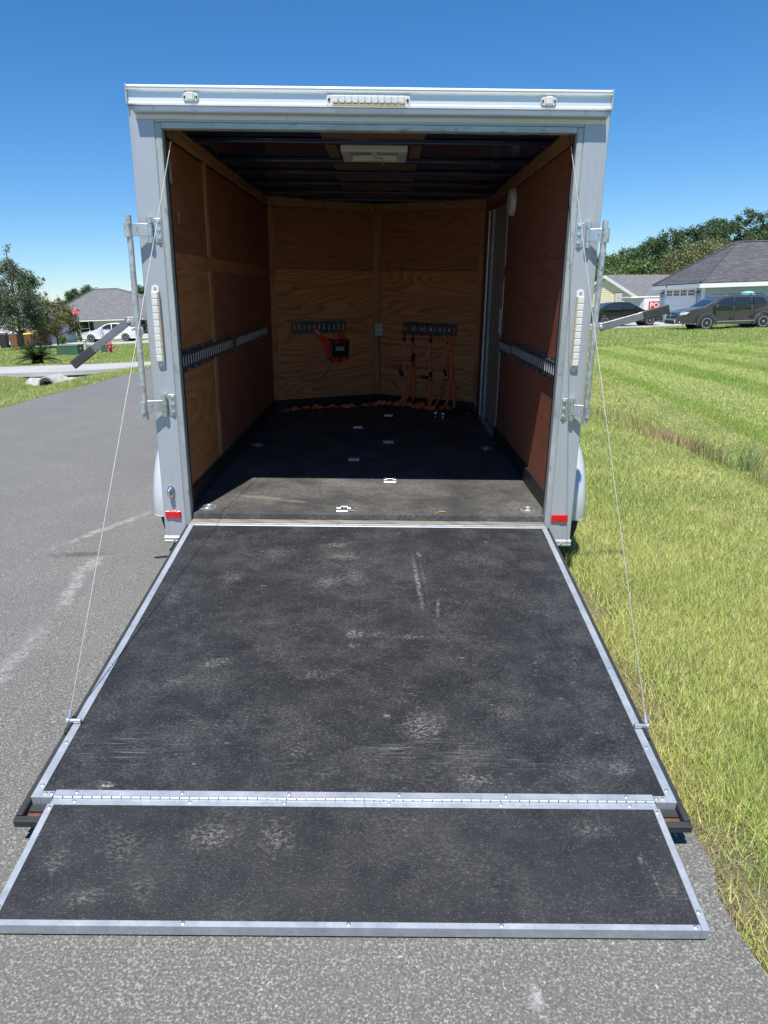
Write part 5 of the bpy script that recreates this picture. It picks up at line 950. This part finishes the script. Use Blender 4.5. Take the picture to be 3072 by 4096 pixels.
# cream house behind
A_ = math.radians(35); o = tag(empty('cream_house', (21.07, 60, gz(21, 60)), A_), 'cream sided house with grey gable roof behind the dark sedan', 'house'); g = gz(21,60); ez = 1.52-g; az_ = 3.12-g
HWD = 3.0; pl = [(0,-.3),(0,ez),(HWD,az_-.12),(2*HWD,ez),(2*HWD,-.3)]
MB().prism(pl, lambda y, z: (0,y,z), lambda y, z: (9,y,z)).build('wall', SIDET, o)
nb = int((az_+.1)/.17)
for i in range(nb):
    z = .0+i*.17; y0, y1 = (0.,2*HWD) if z < ez-.1 else (HWD*(z+.12-ez)/(az_-.12-ez), 2*HWD-HWD*(z+.12-ez)/(az_-.12-ez))
    if y1-y0 > .2: MB().hexa([(-.001,y0,z),(-.001,y1,z),(-.022,y1,z),(-.022,y0,z),(-.001,y0,z+.17),(-.001,y1,z+.17),(-.006,y1,z+.17),(-.006,y0,z+.17)]).build('siding_board', SIDET, o)
rs = (az_-ez)/HWD; r_ = MB(); r_.hexa([(-.2,-.5,ez-.5*rs),(9.4,-.5,ez-.5*rs),(9.4,HWD,az_),(-.2,HWD,az_),(-.2,-.5,ez-.5*rs+.1),(9.4,-.5,ez-.5*rs+.1),(9.4,HWD,az_+.1),(-.2,HWD,az_+.1)]); r_.build('roof', ROOFB, o)
MB().hexa([(-.2,HWD+.005,az_),(9.4,HWD+.005,az_),(9.4,2*HWD+.5,ez-.5*rs),(-.2,2*HWD+.5,ez-.5*rs),(-.2,HWD+.005,az_+.1),(9.4,HWD+.005,az_+.1),(9.4,2*HWD+.5,ez-.5*rs+.1),(-.2,2*HWD+.5,ez-.5*rs+.1)]).build('roof', ROOFB, o)
for y0, y1, z0, z1 in ((-.52,HWD,ez-.52*rs,az_),(2*HWD+.52,HWD,ez-.52*rs,az_)): MB().hexa([(-.25,y0,z0-.16),(-.205,y0,z0-.16),(-.205,y1,z1-.16),(-.25,y1,z1-.16),(-.25,y0,z0+.08),(-.205,y0,z0+.08),(-.205,y1,z1+.08),(-.25,y1,z1+.08)]).build('rake_board', TRIMW, o)
MB().box(-.4,9.4,-.56,-.51,ez-.5*rs-.14,ez-.5*rs+.08).build('fascia', simple('tan_fascia', (.50,.36,.20), .6), o)
MB().box(0.3,9,-.004,-.001,ez-.62,ez-.1).build('shaded_band', simple('eave_shade_brown', (.22,.12,.08), .9), o)  # thin brown sheet stands in for the shade under the eave
# white box trailer with a red sign
o = tag(empty('box_trailer', (18.45, 53.4, gz(18.45, 53.4))), 'white enclosed trailer with a red lettered panel beside the garage', 'trailer'); g = gz(18.45,53.4); tz = 1.40-g
WB = simple('white_trailer_skin', (.80,.80,.80), .4, 0, .03, 2); MB().box(.95,6.0,0,2.2,.45,tz-.09).build('body', WB, o, .02); MB().hexa([(0,1.0,.45),(.945,0,.45),(.945,2.2,.45),(0,1.2,.45),(0,1.0,tz-.09),(.945,0,tz-.09),(.945,2.2,tz-.09),(0,1.2,tz-.09)]).build('nose', simple('grey_nose_skin', (.55,.55,.56), .5), o)
MB().box(-.03,6.02,-.03,2.23,tz-.088,tz).build('roof_cap', TRIMW, o, .02); rp = MB().box(1.30,2.9,-.012,-.001,.90,1.40).build('red_panel', simple('red_sign_paint', (.62,.015,.03), .45, 0, .05, 3), o)
MB().box(2.02,2.88,-.016,-.0125,1.0,1.37).build('panel_picture', simple('dark_panel_picture', (.10,.06,.055), .6, 0, .7, 9), rp)
cu = bpy.data.curves.new('lettering', 'FONT'); cu.body = 'PO'; cu.size = .50; cu.extrude = .004; cu.space_character = 1.05; cu.offset = .012
to = bpy.data.objects.new('lettering', cu); C.objects.link(to); bpy.context.view_layer.update(); dg = bpy.context.evaluated_depsgraph_get(); me = bpy.data.meshes.new_from_object(to.evaluated_get(dg)); bpy.data.objects.remove(to)
to = bpy.data.objects.new('lettering', me); C.objects.link(to); me.materials.clear(); me.materials.append(TRIMW); to.parent = rp; to.rotation_euler = (math.pi/2, 0, 0); to.location = (1.38,-.020,.97); to.scale = (1,1,1)
for x in (3.4,4.3): MB().lathe([(.15,-.1),(.33,-.1),(.34,0),(.33,.1),(.15,.1)], (x,.1,.30), (0,1,0), 20).build('wheel', TYRE, o, smooth=True)
# basketball hoop
o = tag(empty('basketball_hoop', (18.45, 56.2, gz(18.4, 56.2)), .55), 'portable basketball hoop with clear backboard before the cream house', 'basketball hoop'); g = gz(18.4,56.2); b0 = .93-g
MB().tube([(.15,.6,-.05),(.15,.55,b0-.3),(.1,.12,b0+.3)], .05, 8).build('pole', BLACKPLASTIC, o); MB().box(-.42,.42,0,.03,b0,b0+.80).build('backboard', simple('cloudy_acrylic', (.62,.60,.54), .2, 0, .08, 3), o)
for b in ((-.45,-.42,b0,b0+.83),(.42,.45,b0,b0+.83),(-.42,.42,b0+.80,b0+.83),(-.42,.42,b0-.03,b0),(-.2,-.17,b0+.12,b0+.5),(.17,.2,b0+.12,b0+.5),(-.17,.17,b0+.47,b0+.5)): MB().box(b[0],b[1],-.012,-.001,b[2],b[3]).build('board_frame', BLACKPLASTIC if abs(b[0])>.3 else TRIMW, o)
MB().tube([(.23*math.cos(t),-.27+.23*math.sin(t),b0+.05) for t in np.linspace(0,2*math.pi,17)], .014, 6, False).build('rim', simple('orange_rim', (.6,.1,.03), .5), o)
for k in range(10): t = k*.628; MB().tube([(.23*math.cos(t),-.27+.23*math.sin(t),b0+.04),(.13*math.cos(t+.3),-.27+.13*math.sin(t+.3),b0-.35)], .006, 3).build('net_cord', WHITEPLASTIC, o)

# ------------------------------------------------------------------ cars: local x = length (front towards -x), y = width, z up
def wheelset(o, wx, W, r, rim, spokes):
    for x in wx:
        for s in (-1, 1):
            c = (x, s*(W/2-.115), r)
            w_ = MB().lathe([(rim,-.10),(r*.93,-.105),(r,-.08),(r,.08),(r*.93,.105),(rim,.10)], c, (0,s,0), 28).build('wheel', TYRE, o, smooth=True)
            MB().lathe([(rim,.098),(rim*.95,.10),(rim*.90,.06),(rim*.2,.05),(.001,.05)], c, (0,s,0), 24).build('rim', RIMSHADE, w_, smooth=True); mb = MB(); c = np.array(c)
            for k in range(spokes):
                a = 2*math.pi*k/spokes; d = np.array([math.cos(a),0,math.sin(a)]); q = np.array([-math.sin(a),0,math.cos(a)])
                for e in (-.16, .16):
                    d2 = d*math.cos(e)+q*math.sin(e); mb.obox(c+d2*rim*.5+np.array([0,s*.078,0]), d2, np.cross(d2,[0,1,0]), (0,1,0), rim*.47, rim*.085, .012)
            mb.lathe([(rim*.22,.06),(rim*.2,.10),(.001,.105)], c, (0,s,0), 12); mb.lathe([(rim*1.0,.092),(rim*.99,.106),(rim*.90,.106),(rim*.89,.085)], c, (0,s,0), 28, False); mb.build('spokes', ALLOY, w_)
RIMSHADE = simple('wheel_shadow_metal', (.12,.12,.125), .6, .5); ALLOY = simple('alloy_wheel', (.66,.66,.66), .3, .7, .05, 9)  # first material: shade behind the spokes put into a dark disc colour
def hwf(W, L, belt, roof, tum, x0):
    def f(x, z):
        t = (x-x0)/L*2-1; p = 1-.16*abs(t)**5-.05*t*t; k = 0 if z < belt else (z-belt)/(roof-belt); lo = 0 if z > .45 else (.45-z)*.12
        return W/2*p*(1-tum*k**1.2)-lo
    return f
def arch(cx_, r, z0, n=9): a0 = math.asin(max(-1, min(1, (z0-r*.0)/1e9))); return [(cx_-r*math.cos(t), r*.86+r*math.sin(t)-r*.0) for t in np.linspace(-.45, math.pi+.45, n)][::1]
def car(name, loc, rz, W, outline, wx, wr, rim, spokes, belt, roof, tum, paint, wins, wsf, wsr, label, archr, extra):
    o = tag(empty(name, loc, rz), label, 'car'); xs_ = [p[0] for p in outline]; x0, L = min(xs_), max(xs_)-min(xs_); hw = hwf(W, L, belt, roof, tum, x0)
    low = []   # underside outline with wheel arches, going back to front
    zb = .20
    for cx_ in sorted(wx, reverse=True): low += [(cx_+archr*math.cos(t), wr+archr*math.sin(t)) for t in np.linspace(-.55, math.pi+.55, 12) if wr+archr*math.sin(t) > zb-.02]
    poly = outline+low
    n = len(poly); mb = MB(); bm = bmesh.new(); A = [bm.verts.new((x, -hw(x, z), z)) for x, z in poly]; B = [bm.verts.new((x, hw(x, z), z)) for x, z in poly]
    bm.faces.new(A); bm.faces.new(B[::-1])
    for i in range(n): j = (i+1) % n; bm.faces.new((A[j], A[i], B[i], B[j]))
    bmesh.ops.triangulate(bm, faces=[f for f in bm.faces if len(f.verts) > 4]); bmesh.ops.recalc_face_normals(bm, faces=bm.faces)
    me = bpy.data.meshes.new('body'); bm.to_mesh(me); bm.free(); me.materials.append(paint); bo = bpy.data.objects.new('body', me); C.objects.link(bo); bo.parent = o
    bv = bo.modifiers.new('bevel', 'BEVEL'); bv.width = .032; bv.segments = 3; bv.limit_method = 'ANGLE'; bv.angle_limit = math.radians(28); me.polygons.foreach_set('use_smooth', [True]*len(me.polygons)); wn_ = bo.modifiers.new('weighted', 'WEIGHTED_NORMAL'); wn_.mode = 'FACE_AREA'; wn_.keep_sharp = False
    def side(nm, mat, P, s, out=.006, th=.012, par=o): return MB().prism(P, lambda x, z: (x, s*(hw(x,z)-th), z), lambda x, z: (x, s*(hw(x,z)+out), z)).build(nm, mat, par)
    for s in (-1, 1):
        for P in wins: side('side_window', PANE, P, s)
        for (x, z) in extra['handles']: MB().box(x-.09,x+.09,*sorted((s*(hw(x,z)-.01), s*(hw(x,z)+.03))),z-.018,z+.018).build('door_handle', extra.get('hm', paint), o, .01)
        for x in extra['gaps']: side('door_gap', BLACKPLASTIC, [(x,.32),(x+.014,.32),(x+.014,belt-.05),(x,belt-.05)], s, .0025)
        x, z = extra['mirror']; MB().box(x-.07,x+.09,*sorted((s*(hw(x,z)+.01), s*(hw(x,z)+.21))),z-.07,z+.08).build('wing_mirror', paint, o, .03)
        if 'sill' in extra: side('sill_trim', ALLOY, extra['sill'], s, .012)
        for P in extra['hl']: side('headlight', LENS, P, s, .010, .05)
        for P in extra['tl']: side('tail_light', REDLENS, P, s, .010, .05)
        for cx_ in wx: MB().lathe([(archr*.98,-.20),(archr*.98,.0),(.001,.0)], (cx_,s*(W/2-.26),wr), (0,s,0), 20).build('wheel_well', BLACKPLASTIC, o)
        if 'flare' in extra:
            for cx_ in wx: R_ = [[(cx_+r*math.cos(t), s*(hw(cx_,.6)+d), wr+r*math.sin(t)) for r, d in ((archr-.01,-.02),(archr-.01,.022),(archr+.06,.018),(archr+.07,-.02))] for t in np.linspace(-.3, math.pi+.3, 16)]; MB().rings(R_).build('arch_flare', extra['flare'], o, smooth=True)
    for nm, P, k in (('windscreen', wsf, .9), ('rear_window', wsr, .86)):
        (xa, za), (xb, zb2) = P; d = np.array([xb-xa, zb2-za]); n2 = np.array([-d[1], d[0]])/np.linalg.norm(d); n2 = n2*(1 if n2[1] > 0 else -1)*.008
        a = hw(xa,za)*k; b = hw(xb,zb2)*k; Q = [(xa-n2[0],-a,za-n2[1]),(xa-n2[0],a,za-n2[1]),(xb-n2[0],b,zb2-n2[1]),(xb-n2[0],-b,zb2-n2[1])]; MB().hexa(Q+[(p[0]+2*n2[0],p[1],p[2]+2*n2[1]) for p in Q]).build(nm, PANE, o)
    wheelset(o, wx, W, wr, rim, spokes); return o, hw
def paintm(name, c, metal=.3, rough=.28):
    m = MT(name); m.col(m.mix(m.noise(3, 3), np.array(c)*.9, np.array(c)*1.1), rough, metal); m.b.inputs['Coat Weight'].default_value = .7; m.b.inputs['Coat Roughness'].default_value = .06; return m.m
# charcoal SUV, nose to the left
GRY = paintm('charcoal_car_paint', (.07,.068,.076), .1); ox, oy = 15.24, 37.9
out = [(.0,.36),(-.01,.58),(.06,.80),(.16,.92),(.55,1.02),(1.15,1.11),(1.32,1.15),(2.02,1.58),(2.30,1.655),(3.0,1.69),(4.1,1.66),(4.55,1.60),(4.84,1.12),(4.90,.80),(4.88,.42),(4.80,.24),(4.75,.20)]
out = out[::1]; outline = [(x, z) for x, z in out][::-1] if False else out
fl = simple('suv_black_trim', (.03,.03,.03), .6)
o, hw = car('dark_suv', (ox, oy, gz(17, 37)+.0), 0, 1.84, outline, (1.47,4.36), .36, .25, 5, 1.10, 1.69, .17, GRY,
  [[(1.72,1.13),(2.20,1.50),(2.46,1.56),(2.78,1.575),(2.78,1.16)],[(2.86,1.16),(2.86,1.575),(3.62,1.565),(3.72,1.18)],[(3.82,1.19),(3.74,1.56),(4.30,1.53),(4.55,1.22)]], ((1.36,1.17),(2.08,1.605)), ((4.80,1.16),(4.58,1.58)),
  'charcoal grey sport utility car parked on the grass before the garage house', .44,
  dict(handles=[(2.72,.98),(3.72,1.0)], gaps=[1.80,2.83,3.80], mirror=(1.84,1.17), sill=[(1.98,.40),(3.88,.40),(3.88,.44),(1.98,.44)], hl=[[(.10,.78),(.42,.80),(.58,.93),(.30,.93),(.13,.88)]], tl=[[(4.62,.95),(4.86,.95),(4.82,1.15),(4.70,1.15)]], flare=GRY, hm=fl))
MB().box(-.03,.012,-.52,.52,.66,.88).build('grille', BLACKPLASTIC, o, .02); MB().box(-.045,-.031,-.54,.54,.755,.785).build('grille_bar', ALLOY, o, .004); MB().box(-.046,-.0315,-.03,.03,.64,.90).build('grille_bar', ALLOY, o, .004)
MB().box(-.05,-.0105,-.66,.66,.34,.53).build('lower_intake', BLACKPLASTIC, o, .02); MB().tube([(-.06,-.70,.36),(-.065,-.60,.55),(-.065,.60,.55),(-.06,.70,.36)], .02, 6).build('intake_trim', ALLOY, o)
for s in (-1, 1): MB().tube([(2.3,s*.62,1.70),(2.5,s*.64,1.74),(4.2,s*.64,1.72),(4.4,s*.62,1.66)], .02, 6).build('roof_rail', BLACKPLASTIC, o); MB().lathe([(.055,0),(.05,.02)], (.14,s*.74,.43), (-1,-s*-.3,0), 12).build('fog_lamp', LENS, o)
MB().tube([(4.5,.1,1.64),(4.75,.1,1.95)], .006, 4).build('aerial', BLACKPLASTIC, o)
# dark sedan, nose to the right
BLK = paintm('black_car_paint', (.012,.012,.014), 0); 
out = [(.0,.34),(.0,.52),(.05,.66),(.30,.76),(1.05,.90),(1.30,.95),(2.05,1.36),(2.35,1.42),(2.95,1.43),(3.35,1.38),(4.00,1.06),(4.60,1.00),(4.76,.88),(4.78,.50),(4.70,.26),(4.62,.20)]
o, hw = car('black_sedan', (17.30, 44.9, gz(15.5,44)+.055), math.pi, 1.78, out, (.86,3.58), .315, .215, 5, .95, 1.43, .2, BLK,
  [[(1.55,.98),(2.12,1.30),(2.50,1.36),(2.52,.98)],[(2.60,.98),(2.58,1.365),(3.05,1.36),(3.50,1.22),(3.66,1.02),(3.55,.98)]], ((1.36,.98),(2.04,1.34)), ((3.98,1.09),(3.40,1.37)), 'black saloon car parked in front of the cream house', .385,
  dict(handles=[(2.42,.84),(3.40,.86)], gaps=[1.62,2.56,3.55], mirror=(1.72,1.0), hl=[[(.04,.56),(.36,.62),(.48,.72),(.14,.68)]], tl=[[(4.55,.80),(4.76,.78),(4.74,.92),(4.60,.94)]], hm=BLK))
MB().box(-.02,.03,-.35,.35,.52,.62).build('grille', BLACKPLASTIC, o, .01); MB().box(-.022,.012,-.6,.6,.28,.40).build('lower_intake', fl, o, .01)
# white saloon on the left, nose to the left
WHT = paintm('white_car_paint', (.72,.73,.74), 0, .3)
out = [(.0,.30),(.0,.55),(.10,.68),(.45,.80),(1.10,.92),(1.30,.97),(2.00,1.35),(2.45,1.44),(2.90,1.42),(3.40,1.30),(4.10,1.06),(4.46,1.02),(4.52,.90),(4.50,.55),(4.42,.30),(4.34,.20)]
o, hw = car('white_sedan', (-23.62, 58.9, gz(-21.5,58)+.055), 0, 1.80, out, (.78,3.52), .325, .235, 5, .97, 1.44, .2, WHT,
  [[(1.52,1.00),(2.10,1.32),(2.45,1.375),(2.47,.99)],[(2.55,.99),(2.53,1.375),(2.95,1.35),(3.42,1.17),(3.50,1.05)]], ((1.36,1.0),(2.0,1.33)), ((4.05,1.10),(3.44,1.27)), 'white saloon car parked before the left house', .40,
  dict(handles=[(2.30,.86),(3.25,.88)], gaps=[1.56,2.51,3.42], mirror=(1.70,1.02), hl=[[(.06,.62),(.42,.72),(.55,.82),(.16,.76)]], tl=[[(4.05,.88),(4.48,.86),(4.48,.98),(4.25,1.0)]], hm=WHT))
MB().box(-.02,.03,-.45,.45,.34,.58).build('grille', BLACKPLASTIC, o, .02)
